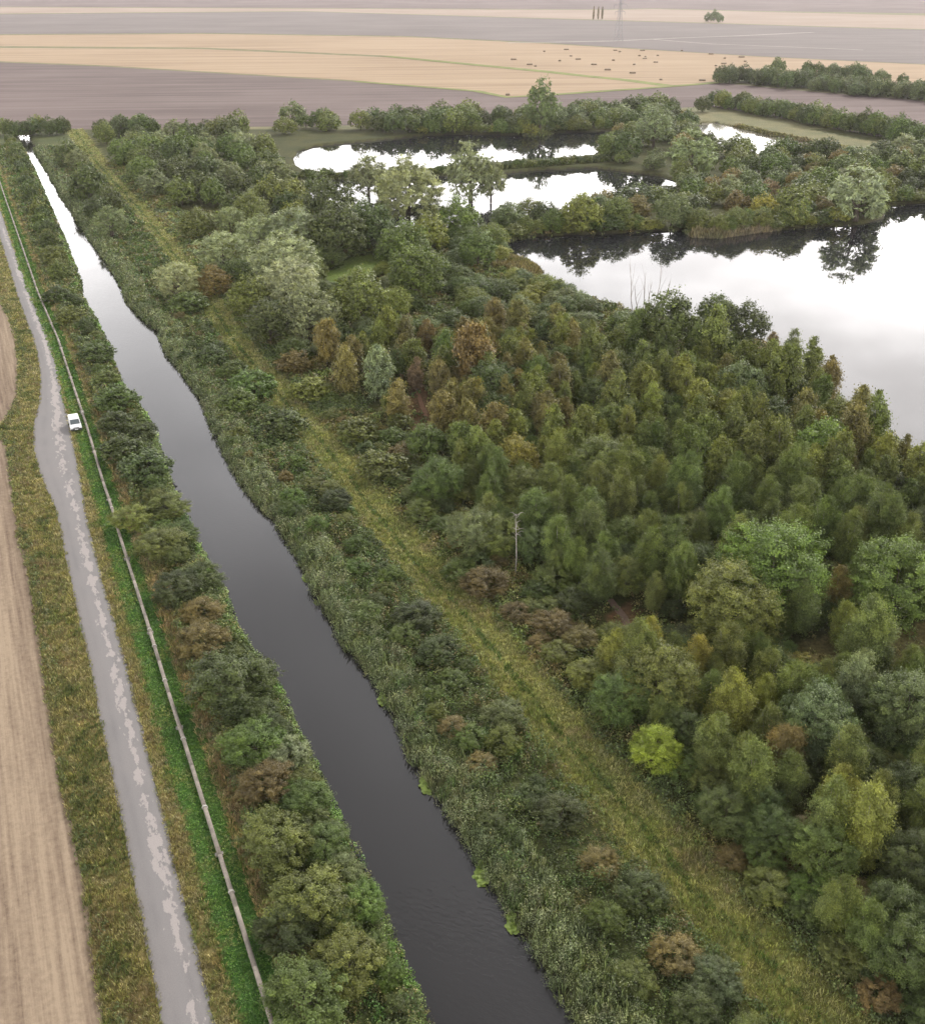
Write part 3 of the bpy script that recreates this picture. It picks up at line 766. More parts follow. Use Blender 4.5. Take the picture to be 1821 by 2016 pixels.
 (510,468,90,'willow','silver','grey willow second in the row of pale willows'),
 (575,460,110,'willow','grey','tall grey-green willow at the back of the pale row'),
 (560,520,130,'willow','silver','large silvery willow in the middle of the pale row'),
 (575,562,112,'willow','silver','silvery willow dome in front of the large one'),
 (605,622,112,'round','grey','grey-green round tree in front of the silvery willows'),
 (655,615,70,'willow','grey','small grey willow right of the grey-green round tree'),
 (588,436,74,'round','ygreen','yellow-green tree behind the pale willows at the photo\'s curved edge'),
 (470,540,62,'round','deep','dark tree left of the silvery willows'),
 (420,556,60,'round','brown','brown-green tree beside the track left of the willows'),
 (490,590,84,'round','olive','olive tree between the track and the silvery willows'),
 (530,640,90,'round','dark','dark olive thicket tree by the track below the willows'),
 (650,415,110,'round','dark','dark tree at the curved photo edge left of the lakeside willows'),
 (665,462,110,'round','dark','broad dark tree behind the small green clearing'),
 (725,448,96,'round','deep','dark olive round tree left of the green clearing\'s lake end'),
 (804,388,112,'open','silver','pale willow with bare forked trunks against the water'),
 (925,385,100,'willow','grey','tall grey-green willow against the middle lake',1.15),
 (967,400,56,'willow','grey','upright willow at the right of the lakeside pair',1.55),
 (845,425,60,'round','dark','dark round tree between the trunks of the lakeside willows'),
 (770,420,56,'round','dark','dark tree at the left foot of the forked-trunk willow'),
 (727,392,90,'willow','grey','soft grey willow left of the forked-trunk willow'),
 (901,432,78,'round','bright','vivid green round tree in front of the lakeside willows'),
 (941,493,72,'round','green','green dome bush close to the lake corner'),
 (971,470,56,'round','olive','olive bush at the corner between two lakes'),
 (844,463,74,'round','ygreen','yellow-olive bush left of the vivid green tree'),
 (794,487,100,'round','green','green mound tree right of the green clearing'),
 (820,540,104,'round','green','second green mound tree, below the first by the clearing'),
 (706,590,112,'round','olive','low olive thicket right of the silvery willows'),
 # island and far bank
 (1065,212,66,'willow','blue','tallest tree of the far bank, reflected in the far lake',1.35),
 (1688,398,112,'willow','silver','big silvery willow at the right end of the wooded peninsula'),
 (1364,305,92,'willow','grey','tall grey tree where the middle lake ends'),
 (1288,255,74,'willow','grey','pale grey tree on the far bank right of the far lake'),
 (1235,290,54,'round','deep','dark domed tree at the right end of the reed causeway'),
 (1200,290,44,'round','green','green spreading tree at the causeway\'s right end'),
 (1045,262,34,'shrub','ygreen','small pale bush at the water below the tallest far tree'),
 (1505,410,52,'round','yellow','tan-yellow bush on the wooded peninsula'),
 (1450,400,46,'round','rust','rusty bush left of the tan-yellow one on the peninsula'),
 (1145,445,78,'round','ygreen','yellow-olive bush over the water on the left of the peninsula'),
 (1510,375,40,'round','mauve','mauve-grey bush in the peninsula\'s middle'),
 (1385,205,30,'round','dark','dark round tree at the corner of the ploughed field'),
 (1322,208,28,'round','dark','small dark bush left of the round tree by the ploughed field'),
 (1530,133,28,'round','blue','tall tree rising from the far tree belt',1.15),
 (1395,34,15,'round','blue','left tree of the lone copse in the farthest fields',1.0),
 (1408,31,17,'round','blue','middle and tallest tree of the lone far copse',1.1),
 (1418,36,14,'round','blue','right tree of the lone far copse',1.0),
]
for hnd in HAND:
    at(*hnd[:6], ratio=hnd[6] if len(hnd) > 6 else None)

placed.append((*Gxy(1014, 1150), 3.0)); placed.append((*Gxy(1014, 1175), 2.0))   # keep the bare birch pole in view
# ---- filling the woods
def where(x, y):
    v = (H/ max(1e-6, 1))  # unused
    zc = y*CP + H*SP
    px = x/zc*F+910.5; py = 1008+F*((H*CP - y*SP)/zc) 
    return px, py
def fits(x, y, r, k=0.72):
    for (a, b, c_) in placed:
        if abs(a-x) < 14 and (a-x)**2+(b-y)**2 < ((r+c_)*k)**2: return False
    return True
def polyline_fill(pts, width, n, kinds, wr, labelf, k=0.6):
    c_ = [Gxy(a, b) for a, b in pts]; seg = [math.dist(c_[i], c_[i+1]) for i in range(len(c_)-1)]; T = sum(seg)
    made = 0
    for _ in range(n*6):
        if made >= n: break
        d = random.random()*T; i = 0
        while d > seg[i]: d -= seg[i]; i += 1
        f = d/seg[i]; x = c_[i][0]+(c_[i+1][0]-c_[i][0])*f; y = c_[i][1]+(c_[i+1][1]-c_[i][1])*f
        x += random.uniform(-.5, .5)*width; y += random.uniform(-.5, .5)*width
        wid = random.uniform(*wr)
        if float(water_d(np.array(x), np.array(y))) > -0.15*wid or not fits(x, y, wid/2, k): continue
        kd, cl_ = random.choice(kinds); lb, gp = labelf(kd, cl_, x, y)
        tree(x, y, kd, wid, wid*RATIO[kd]*random.uniform(0.85, 1.15), cl_, lb, gp); made += 1
def poly_fill(pts, n, kinds, wr, labelf, k=0.72, extra=None, hmul=1.0, edge=0.35):
    P_ = poly(pts, 0); x0, y0 = P_.min(0); x1, y1 = P_.max(0); made = 0
    N_ = n*30
    xs = rng.uniform(x0, x1, N_); ysr_ = rng.uniform(y0, y1, N_)
    ok = inside(P_, xs, ysr_) & (water_d(xs, ysr_) < -edge*wr[0])
    for x, y in zip(xs[ok], ysr_[ok]):
        if made >= n: break
        x = float(x); y = float(y); wid = random.uniform(*wr)
        if extra and not extra(x, y): continue
        if not fits(x, y, wid/2, k): continue
        kd, cl_ = kinds(x, y) if callable(kinds) else random.choice(kinds)
        ww = wid*(1.0 if kd != 'shrub' else 0.8)
        lb, gp = labelf(kd, cl_, x, y)
        tree(x, y, kd, ww, ww*RATIO[kd]*random.uniform(0.85, 1.15)*hmul, cl_, lb, gp); made += 1
    print('fill', made, 'of', n)
CW = {'green': 'green', 'olive': 'olive-green', 'yellow': 'golden-yellow', 'ygreen': 'yellow-green', 'rust': 'rust-red', 'brown': 'brownish', 'grey': 'grey-green', 'dark': 'dark green',
      'deep': 'deep green', 'bright': 'bright green', 'lime': 'lime', 'blue': 'blue-green', 'silver': 'silvery', 'mauve': 'mauve-brown'}
KW = {'birch': 'birch', 'round': 'round-crowned tree', 'willow': 'willow', 'shrub': 'shrub', 'open': 'willow'}
def lab(zone):
    def f(kd, cl_, x, y):
        z_ = zone(x, y) if callable(zone) else zone
        s_ = '%s %s %s' % (CW[cl_], KW[kd], z_)
        return s_, ('%s %s' % (KW[kd], z_))[:90]
    return f

def wood_zone(x, y):
    px, py = where(x, y)
    if py < 800: return 'crowded in the far part of the birch wood' if px < 1300 else 'near the shore of the big lake'
    if px > 1600: return 'in the birch wood towards the right edge'
    if py < 1000: return 'packed in the middle of the birch wood' if px > 1150 else 'on the left side of the birch wood'
    return 'in the nearest rows of the birch wood'
def birch_kind(x, y):
    n = fbm(np.array(x), np.array(y), 26, 3); px, py = where(x, y)
    warmth = float(n)+(0.12 if px < 1150 and py < 900 else -0.02)
    r = random.random()
    if r < 0.2: return ('round', random.choice(['green', 'deep', 'olive', 'olive']))
    if px < 1180 and py < 900 and warmth > 0.5: return ('birch', random.choice(['brown', 'rust', 'brown', 'olive', 'ygreen']))
    if warmth > 0.6: return ('birch', random.choice(['brown', 'ygreen', 'olive', 'ygreen']))
    if warmth > 0.45: return ('birch', random.choice(['ygreen', 'olive', 'olive', 'green']))
    return ('birch', random.choice(['olive', 'green', 'olive', 'green', 'deep']))
offtrack = lambda x, y: x-float(pathX(y)) > (8.0 if y > 175 else 5.6) and not any(bool(inside(q, np.array(x), np.array(y))) for q in CLEAR+REDC)
poly_fill([(640,740),(760,690),(850,670),(1000,655),(1200,690),(1357,700),(1497,735),(1644,820),(1821,930),(1980,1040),(1980,1290),(1800,1260),(1560,1260),(1420,1240),(1250,1230),(1120,1200),(1010,1150),(960,1060),(900,960),(840,850),(700,800)],
          335, birch_kind, (3.1, 6.0), lab(wood_zone), 0.54, offtrack)
poly_fill([(700,800),(760,690),(850,670),(1000,655),(1200,690),(1357,700),(1497,735),(1644,820),(1821,930),(1980,1040),(1980,1290),(1900,2050),(1700,1950),(1560,1780),(1400,1600),(1250,1330),(1120,1200),(1010,1150),(900,960)],
          280, lambda x, y: ('shrub', random.choice(['deep', 'green', 'olive', 'dark', 'olive'])), (3.0, 5.5), lab('of the understorey, filling gaps between the trees of the birch wood'), 0.42, offtrack, 1.25)
poly_fill([(1180,1330),(1500,1300),(1700,1340),(1980,1330),(2050,2100),(1800,2100),(1700,1950),(1560,1780),(1400,1640),(1330,1520)],
          80, lambda x, y: random.choice([('birch', 'olive'), ('birch', 'olive'), ('round', 'deep'), ('shrub', 'green'), ('shrub', 'deep'), ('birch', 'green'), ('shrub', 'olive')]), (3.6, 5.2), lab('in the foreground wood right of the track'), 0.5, offtrack)
poly_fill([(430,520),(560,440),(640,430),(780,460),(985,478),(1000,505),(1050,560),(1131,590),(1243,640),(1250,690),(1000,690),(850,690),(700,740),(600,730),(520,700),(450,620)],
          130, lambda x, y: random.choice([('round', 'green'), ('round', 'olive'), ('round', 'ygreen'), ('round', 'grey'), ('shrub', 'green'), ('round', 'deep'), ('round', 'blue')]), (4.6, 8), lab('in the sallow thicket between willows and lake'), 0.62, offtrack, 0.72)
poly_fill([(560,770),(640,760),(780,860),(900,1000),(960,1100),(1100,1220),(1180,1260),(1190,1330),(1120,1330),(900,1130),(760,980)],
          34, [('shrub', 'green'), ('shrub', 'olive'), ('shrub', 'deep'), ('shrub', 'brown')], (2.6, 4.6), lab('in the low scrub along the right side of the track'), 0.6, lambda x, y: x-float(pathX(y)) > 5.2)
# far banks, islands
mixf = [('round', 'green'), ('round', 'olive'), ('round', 'deep'), ('round', 'blue'), ('round', 'dark'), ('round', 'olive'), ('willow', 'grey'), ('round', 'deep')]
poly_fill([(1190,300),(1215,264),(1300,222),(1340,222),(1365,240),(1370,262),(1400,296),(1500,312),(1580,312),(1650,312),(1821,300),(1900,300),(1900,392),(1745,402),(1740,428),(1690,440),(1600,443),(1497,452),(1414,464),(1347,450),(1194,457),(1061,462),(991,474),(985,445),(1050,432),(1127,430),(1300,400),(1330,372),(1350,362),(1300,345),(1228,332)],
          150, lambda x, y: random.choice(mixf+[('round', 'brown')]), (6, 10.5), lab('on the wooded land between the lakes'), 0.55, None, 0.85, 0.2)
poly_fill([(560,268),(700,258),(837,264),(1021,262),(1214,254),(1300,222),(1302,214),(1100,234),(867,242),(560,250)],
          62, mixf, (8, 13), lab('on the far bank below the ploughed field'), 0.5, None, 0.8, 0.2)
polyline_fill([(560,350),(751,345),(961,332),(1061,325),(1190,315)], 2.5, 44, [('shrub', 'green'), ('shrub', 'deep'), ('shrub', 'olive')], (3.5, 5.2), lab('on the narrow causeway between two lakes'), 0.35)
polyline_fill([(1400,208),(1450,216),(1550,233),(1650,254),(1760,272),(1850,290)], 9, 90, [('round', 'deep'), ('round', 'green'), ('round', 'dark'), ('round', 'olive')], (6, 9.5), lab('in the hedgerow beyond the shallow pond'), 0.27)
polyline_fill([(1422,161),(1530,167),(1650,180),(1784,192),(1900,204)], 26, 100, [('round', 'blue'), ('round', 'deep'), ('round', 'dark')], (6.5, 11), lab('in the tree belt right of the stubble field'), 0.27)
polyline_fill([(1590,150),(1680,156),(1760,164)], 14, 16, [('round', 'blue'), ('round', 'deep')], (7, 11), lab('in the second row beyond the tree belt'), 0.42)
for pts_, nn in (([(991,468),(1061,458),(1194,453),(1347,446)], 34), ([(1347,444),(1414,456),(1497,446),(1600,438),(1691,434)], 34), ([(1745,398),(1821,392),(1920,384)], 16),
                 ([(1214,262),(1211,275),(1190,298)], 8), ([(837,262),(927,259),(1021,262),(1094,256),(1214,254)], 30), ([(1235,340),(1297,349),(1340,360)], 12), ([(987,440),(1057,434),(1127,430),(1240,412),(1300,396),(1330,374)], 13)):
    polyline_fill(pts_, 3.5, nn, [('round', 'green'), ('round', 'olive'), ('shrub', 'deep'), ('shrub', 'ygreen'), ('shrub', 'olive')], (4.0, 7.5), lab('at the water\'s edge between the lakes'), 0.34)
# left hedge beyond the picture's curve and the unseen upper left
poly_fill([(235,520),(320,520),(560,440),(660,400),(560,340),(480,270),(200,262),(120,330)],
          90, [('round', 'green'), ('round', 'deep'), ('willow', 'grey'), ('round', 'olive'), ('round', 'dark')], (7, 11), lab('in the far wood beside the upper canal'), 0.6,
          lambda x, y: x-float(pathX(y)) > 9 or (x-float(canR(y)) > 4 and x-float(pathX(y)) < -8))
for k in range(9):
    Y = 497+random.uniform(0, 9); x = float(canL(Y))+(k-2.0)*3.6
    tree(x, Y, 'round', random.uniform(7, 9), random.uniform(6, 8), random.choice(['deep', 'olive', 'dark']), 'tree in the small clump closing off the far end of the canal', 'trees at the far end of the canal')
for Y in np.arange(250, 480, 7.5):
    Y = float(Y)+random.uniform(-2, 2); x = float(canL(Y))-random.uniform(3.5, 5.5)
    tree(x, Y, 'shrub', random.uniform(3.5, 5.5), random.uniform(2.6, 4), random.choice(['deep', 'green', 'olive']), 'shrub on the upper left canal bank beyond the van', 'shrubs of the upper left canal bank')
# small gap fillers on the two banks
for Y in np.arange(46, 235, 2.6):
    Y = float(Y)
    for side in (0, 1):
        if side == 0: x = float(canL(Y))-random.uniform(1.5, 4.0)
        else: x = float(canR(Y))+random.uniform(2.0, max(2.3, float(pathX(Y)-canR(Y))-4.5))
        wid = random.uniform(1.9, 3.2)
        if fits(x, Y, wid/2, 0.6) and random.random() < (0.9 if side == 0 else 0.75):
            cc = random.choice(['deep', 'green', 'olive', 'brown', 'bright'])
            bn = 'left canal bank between pipeline and water' if side == 0 else 'right canal bank between water and grass track'
            tree(x, Y, 'shrub', wid, wid*random.uniform(0.45, 0.7), cc, 'low %s bramble clump on the %s' % (CW[cc], bn), 'bramble clumps on the '+bn)
print('trees', counts)

# ------------------------------------------------------------------ herbage (uncountable cover)
def blades(P, hgt, spread, nb, wdt, col, droop=0.15, lv_s=1.0):
    """P (n,3) tuft roots -> blades; hgt, wdt arrays (n)"""
    n = len(P); k = n*nb
    P = np.repeat(P, nb, 0); hgt = np.repeat(hgt, nb); wdt = np.repeat(wdt, nb); col = np.repeat(col, nb, 0); spread = np.repeat(spread, nb)
    az = rng.uniform(0, 2*np.pi, k); rr = spread*rng.uniform(0.1, 1, k); hh = hgt*rng.uniform(0.5, 1.1, k)
    d = np.stack([np.cos(az), np.sin(az), 0*az], 1); s_ = np.stack([-np.sin(az+rng.uniform(-.8, .8, k)), np.cos(az), 0*az], 1)
    root = P+d*(rr*0.35)[:, None]; tip = P+d*(rr*1.15)[:, None]; tip[:, 2] += hh
    mid = root*0.45+tip*0.55; mid[:, 2] += hh*droop
    w_ = (wdt*rng.uniform(0.6, 1.3, k))[:, None]/2
    V = np.stack([root-s_*w_*0.7, root+s_*w_*0.7, mid+s_*w_, tip+s_*w_*0.25, mid-s_*w_], 1)
    V = V.reshape(-1, 3); Q = np.arange(k*5).reshape(k, 5)
    c_ = np.repeat(col, 5, 0); lv = np.repeat(rng.uniform(0, 1, k), 5)
    return V, Q, c_, lv
def leaves(P, hgt, spread, nb, sz, col):
    n = len(P); k = n*nb
    P = np.repeat(P, nb, 0); hgt = np.repeat(hgt, nb); sz = np.repeat(sz, nb); col = np.repeat(col, nb, 0); spread = np.repeat(spread, nb)
    e = usphere(k); e[:, 2] = np.abs(e[:, 2]); rr = rng.uniform(0.5, 1.05, k)
    Q_ = P+e*rr[:, None]*np.stack([spread, spread, hgt], 1)
    Nn = e+rng.normal(size=(k, 3))*0.6; Nn /= np.linalg.norm(Nn, axis=1, keepdims=True)
    A = np.cross(Nn, rng.normal(size=(k, 3))); A /= np.linalg.norm(A, axis=1, keepdims=True); B = np.cross(A, Nn)
    w_ = (sz*rng.uniform(0.6, 1.3, k))[:, None]/2
    V = np.stack([Q_-B*w_*1.4, Q_+A*w_, Q_+B*w_*1.4, Q_-A*w_], 1).reshape(-1, 3)
    return V, np.arange(k*4).reshape(k, 4), np.repeat(col, 4, 0), np.repeat(rng.uniform(0, 1, k), 4)
def sample(xl, xr, y0, y1, dens, p=1.25):
    """ground points between two lines, thinning with distance"""
    ys_ = []; xs_ = []
    yy = y0
    while yy < y1:
        step = 4.0; w_ = float(xr(yy+2)-xl(yy+2)); zc = (yy*CP+H*SP)
        if w_ > 0:
            n = rng.poisson(dens*w_*step*min(1.0, (88/zc)**p))
            Y = rng.uniform(yy, yy+step, n); a = xl(Y); b = xr(Y); X = a+(b-a)*rng.uniform(0, 1, n)
            ys_.append(Y); xs_.append(X)
        yy += step
    x = np.concatenate(xs_); y = np.concatenate(ys_)
    return x, y
def lodw(y): return np.clip((y*CP+H*SP)/88.0, 1.0, 6.0)
def put_stuff(name, parts, label, cat):
    V = []; Q = []; Cc = []; Lv = []; o_ = 0
    k = parts[0][1].shape[1]
    for v, q, c_, l_ in parts:
        V.append(v); Q.append(q+o_); Cc.append(c_); Lv.append(l_); o_ += len(v)
    me = np_mesh(name, np.concatenate(V), np.concatenate(Q), M_HERB, np.concatenate(Cc), np.concatenate(Lv))
    o = obj(name, me, kind='stuff', label=label, category=cat); print(name, len(me.polygons)); return o
def lerpc(a, b, t_): return np.array(a)[None]*(1-t_[:, None])+np.array(b)[None]*t_[:, None]
def palette(x, y, cols, sc_, seed, jit=0.25):
    """blend a list of colours by patchy noise"""
    n = len(cols); f = np.clip((fbm(x, y, sc_, seed)-0.25)*2.0+rng.normal(size=len(x))*jit*0.5, 0, 0.999)*(n-1)
    i = np.floor(f).astype(int); fr = (f-i)[:, None]; Cc = np.array(cols)
    return (Cc[i]*(1-fr)+Cc[i+1]*fr)*rng.uniform(0.8, 1.2, (len(x), 1))
def tufts(x, y, h, sp_, nb, wd_, c_, droop=0.15):
    P = np.stack([x, y, gz(x, y)], 1); L = lodw(y); n = len(x)
    hv = h*rng.uniform(0.6, 1.3, n)*(0.7+0.6*fbm(x, y, 3, 31))
    return blades(P, hv, np.full(n, sp_)*np.sqrt(L), nb, wd_*L, c_, droop)
def clumps(x, y, h, sp_, nb, sz, c_):
    P = np.stack([x, y, gz(x, y)], 1); L = lodw(y); n = len(x)
    hv = h*rng.uniform(0.5, 1.3, n)*(0.5+1.0*fbm(x, y, 3.5, 33))
    return leaves(P, hv, np.full(n, sp_)*np.sqrt(L), nb, sz*L, c_)

straw, gold, grn, dgrn, rus = (0.32, 0.28, 0.165), (0.235, 0.225, 0.095), (0.145, 0.17, 0.06), (0.08, 0.105, 0.04), (0.22, 0.175, 0.105)
# rough grass verges
parts = []
x, y = sample(field_edge, lambda Y: roadL(Y)-0.05, 30, 420, 22)
parts.append(tufts(x, y, 0.42, 0.34, 6, 0.045, palette(x, y, [dgrn, grn, gold, straw, gold, grn, rus], 2.6, 41)))
x, y = sample(lambda Y: roadR(Y)+0.05, lambda Y: np.minimum(pipeX(Y)-2.2, pipeX(Y)*0+1e9), 30, 420, 22)
parts.append(tufts(x, y, 0.38, 0.32, 6, 0.045, palette(x, y, [grn, gold, straw, gold, straw, rus, gold], 2.2, 43)))
# grass spills over the road and field edges
x, y = sample(lambda Y: roadL(Y)-0.35, lambda Y: roadL(Y)+0.18, 30, 300, 14); parts.append(tufts(x, y, 0.22, 0.22, 5, 0.04, palette(x, y, [grn, gold, straw], 1.5, 44)))
x, y = sample(lambda Y: roadR(Y)-0.18, lambda Y: roadR(Y)+0.35, 30, 300, 14); parts.append(tufts(x, y, 0.22, 0.22, 5, 0.04, palette(x, y, [grn, gold, straw], 1.5, 45)))
x, y = sample(lambda Y: field_edge(Y)-0.3, lambda Y: field_edge(Y)+0.5, 30, 300, 10); parts.append(tufts(x, y, 0.45, 0.35, 6, 0.045, palette(x, y, [dgrn, grn, rus], 2.0, 46)))
put_stuff('verge_grass', parts, 'rough yellow-green verge grass on both sides of the lane', 'grass')
# dark weeds along the field margin
x, y = sample(lambda Y: field_edge(Y)+0.1, lambda Y: field_edge(Y)+1.5, 30, 330, 6)
keep = fbm(x, y, 3, 51) > 0.42; x, y = x[keep], y[keep]
put_stuff('field_margin_weeds', [clumps(x, y, 0.55, 0.32, 16, 0.10, palette(x, y, [dgrn, (0.09, 0.12, 0.045), (0.15, 0.13, 0.06)], 2, 52))], 'dark leafy weeds along the edge of the tilled field', 'weeds')
# bright green strip by the pipe
x, y = sample(lambda Y: pipeX(Y)-2.5+(vnoise(Y, Y*0, 3, 61)-.5), lambda Y: pipeX(Y)+2.2+(vnoise(Y, Y*0, 3, 62)-.5), 30, 420, 26)
keep = np.abs(x-pipeX(y)) > 0.26; x, y = x[keep], y[keep]
put_stuff('pipeline_grass', [clumps(x, y, 0.16, 0.16, 9, 0.085, palette(x, y, [(0.065, 0.135, 0.028), (0.085, 0.175, 0.034), (0.115, 0.20, 0.045), (0.155, 0.19, 0.06)], 2.5, 63))], 'short bright green grass and clover beside the pipeline', 'grass')
# dry grass between the green strip and the shrubs
x, y = sample(lambda Y: pipeX(Y)+1.6, lambda Y: np.minimum(pipeX(Y)+4.6, canL(Y)-1.5), 30, 420, 16)
put_stuff('dry_grass', [tufts(x, y, 0.55, 0.4, 7, 0.045, palette(x, y, [grn, straw, (0.30, 0.21, 0.13), gold, rus, grn], 3, 71))], 'tan dry grass between the green pipeline strip and the shrubs', 'grass')
# left bank undergrowth
x, y = sample(lambda Y: pipeX(Y)+3.2, lambda Y: canL(Y)+0.1, 30, 460, 6)
put_stuff('left_bank_undergrowth', [leaves(np.stack([x, y, gz(x, y)], 1), 0.3+1.9*np.clip(fbm(x, y, 3.0, 86)*1.7-0.45, 0.03, 1), 0.5*np.sqrt(lodw(y)), 32, 0.115*lodw(y), 0.78*palette(x, y, [dgrn, (0.13, 0.16, 0.055), (0.11, 0.165, 0.05), (0.21, 0.18, 0.075), (0.09, 0.18, 0.045)], 3, 72))], 'tangled undergrowth covering the left canal bank', 'undergrowth')
x, y = sample(lambda Y: canL(Y)-0.9, lambda Y: canL(Y)+0.35, 30, 420, 9)
keep = fbm(x, y, 5, 88) > 0.38; x, y = x[keep], y[keep]
put_stuff('left_edge_herbs', [leaves(np.stack([x, y, gz(x, y)], 1), 0.35+1.3*fbm(x, y, 2.0, 87), 0.38*np.sqrt(lodw(y)), 30, 0.10*lodw(y), palette(x, y, [(0.10, 0.19, 0.04), (0.14, 0.25, 0.05), (0.16, 0.20, 0.09), (0.11, 0.16, 0.05)], 4, 89))], 'fresh green and greyish waterside plants along the left canal edge', 'waterside plants')
# right bank: grey-green reeds and willowherb at the water, mixed herbs above
x, y = sample(lambda Y: canR(Y)-0.35, lambda Y: canR(Y)+np.clip((pathX(Y)-canR(Y))*0.55, 2.2, 5.0), 30, 460, 9)
cR = palette(x, y, [(0.12, 0.16, 0.075), (0.19, 0.22, 0.12), (0.14, 0.18, 0.08), (0.22, 0.23, 0.14), (0.10, 0.15, 0.055)], 2.6, 81)
keep = rng.uniform(size=len(x)) < 0.66
xa_, ya_ = x[keep], y[keep]; P_ = np.stack([xa_, ya_, gz(xa_, ya_)], 1); L_ = lodw(ya_)
hh_ = 0.5+1.7*np.clip(fbm(xa_, ya_, 2.2, 84)*1.6-0.35, 0.05, 1)
g1 = leaves(P_, hh_*1.1, 0.46*np.sqrt(L_), 46, 0.085*L_, cR[keep]*0.9)
put_stuff('reeds', [g1], 'feathery grey-green reeds and willowherb along the right canal bank', 'reeds')
xb_, yb_ = x[~keep], y[~keep]
put_stuff('reed_stems', [tufts(xb_, yb_, 1.15, 0.6, 7, 0.06, cR[~keep]*0.9, 0.22)], 'upright reed stems at the edge of the right canal bank', 'reeds')
x, y = sample(lambda Y: canR(Y)+1.6, lambda Y: pathX(Y)-2.8, 30, 460, 5)
put_stuff('right_bank_undergrowth', [leaves(np.stack([x, y, gz(x, y)], 1), 0.3+1.9*np.clip(fbm(x, y, 3.0, 85)*1.7-0.45, 0.03, 1), 0.5*np.sqrt(lodw(y)), 34, 0.115*lodw(y), 0.74*palette(x, y, [dgrn, (0.11, 0.165, 0.05), (0.14, 0.17, 0.06), (0.085, 0.155, 0.045), (0.20, 0.16, 0.08), (0.16, 0.19, 0.065), (0.10, 0.17, 0.05)], 3, 82))], 'nettles and brambles between the reeds and the grass track', 'undergrowth')
# grass track
x, y = sample(lambda Y: pathX(Y)-4.0, lambda Y: pathX(Y)+4.4, 30, 520, 20)
c_ = 1.06*palette(x, y, [(0.175, 0.205, 0.07), (0.215, 0.24, 0.085), (0.26, 0.27, 0.11), (0.31, 0.295, 0.155), (0.26, 0.265, 0.11), (0.20, 0.235, 0.08), (0.25, 0.22, 0.12)], 3.4, 91)
d = np.abs(x-pathX(y)-0.1+(vnoise(y, y*0, 7, 92)-.5)*0.9); rut = (d < 0.3+0.25*vnoise(y, y*0, 5, 93)) & (rng.uniform(size=len(x)) < 0.6+0.4*vnoise(y, y*0, 11, 94))
c_[rut] = np.array((0.09, 0.14, 0.04))*rng.uniform(0.7, 1.3, (rut.sum(), 1))
d2 = np.abs(x-pathX(y)+1.5+(vnoise(y, y*0, 8, 96)-.5)*0.7); r2 = (d2 < 0.3) & (rng.uniform(size=len(x)) < 0.6)
c_[r2] = np.array((0.16, 0.20, 0.06))*rng.uniform(0.8, 1.2, (r2.sum(), 1))
g = tufts(x, y, 0.36, 0.36, 6, 0.05, c_)
V_, Q_, C_, L_ = g
put_stuff('track_grass', [g], 'long yellow-green grass of the track through the reserve', 'grass')
# wood floor
x, y = sample(lambda Y: pathX(Y)+3.4, lambda Y: pathX(Y)+13, 30, 420, 5)
k_ = lake_d(x, y) < -0.5; x, y = x[k_], y[k_]
x2, y2 = sample(lambda Y: pathX(Y)+12, lambda Y: pathX(Y)+150, 30, 330, 0.9, 0.8)
k_ = lake_d(x2, y2) < -0.3; x2, y2 = x2[k_], y2[k_]
x = np.concatenate([x, x2]); y = np.concatenate([y, y2])
red = np.zeros(len(x), bool)
for q in REDC: red |= inside(q, x, y)
red &= rng.uniform(size=len(x)) < 0.75; x, y = x[~red], y[~red]
mdw = inside(CLEAR[0], x, y); x, y = x[~mdw], y[~mdw]
put_stuff('wood_undergrowth', [clumps(x, y, 0.9, 0.55, 24, 0.14, palette(x, y, [dgrn, (0.10, 0.14, 0.045), (0.14, 0.16, 0.055), (0.18, 0.14, 0.065), (0.13, 0.17, 0.05)], 5, 95))], 'green and brown undergrowth of the wood floor', 'undergrowth')
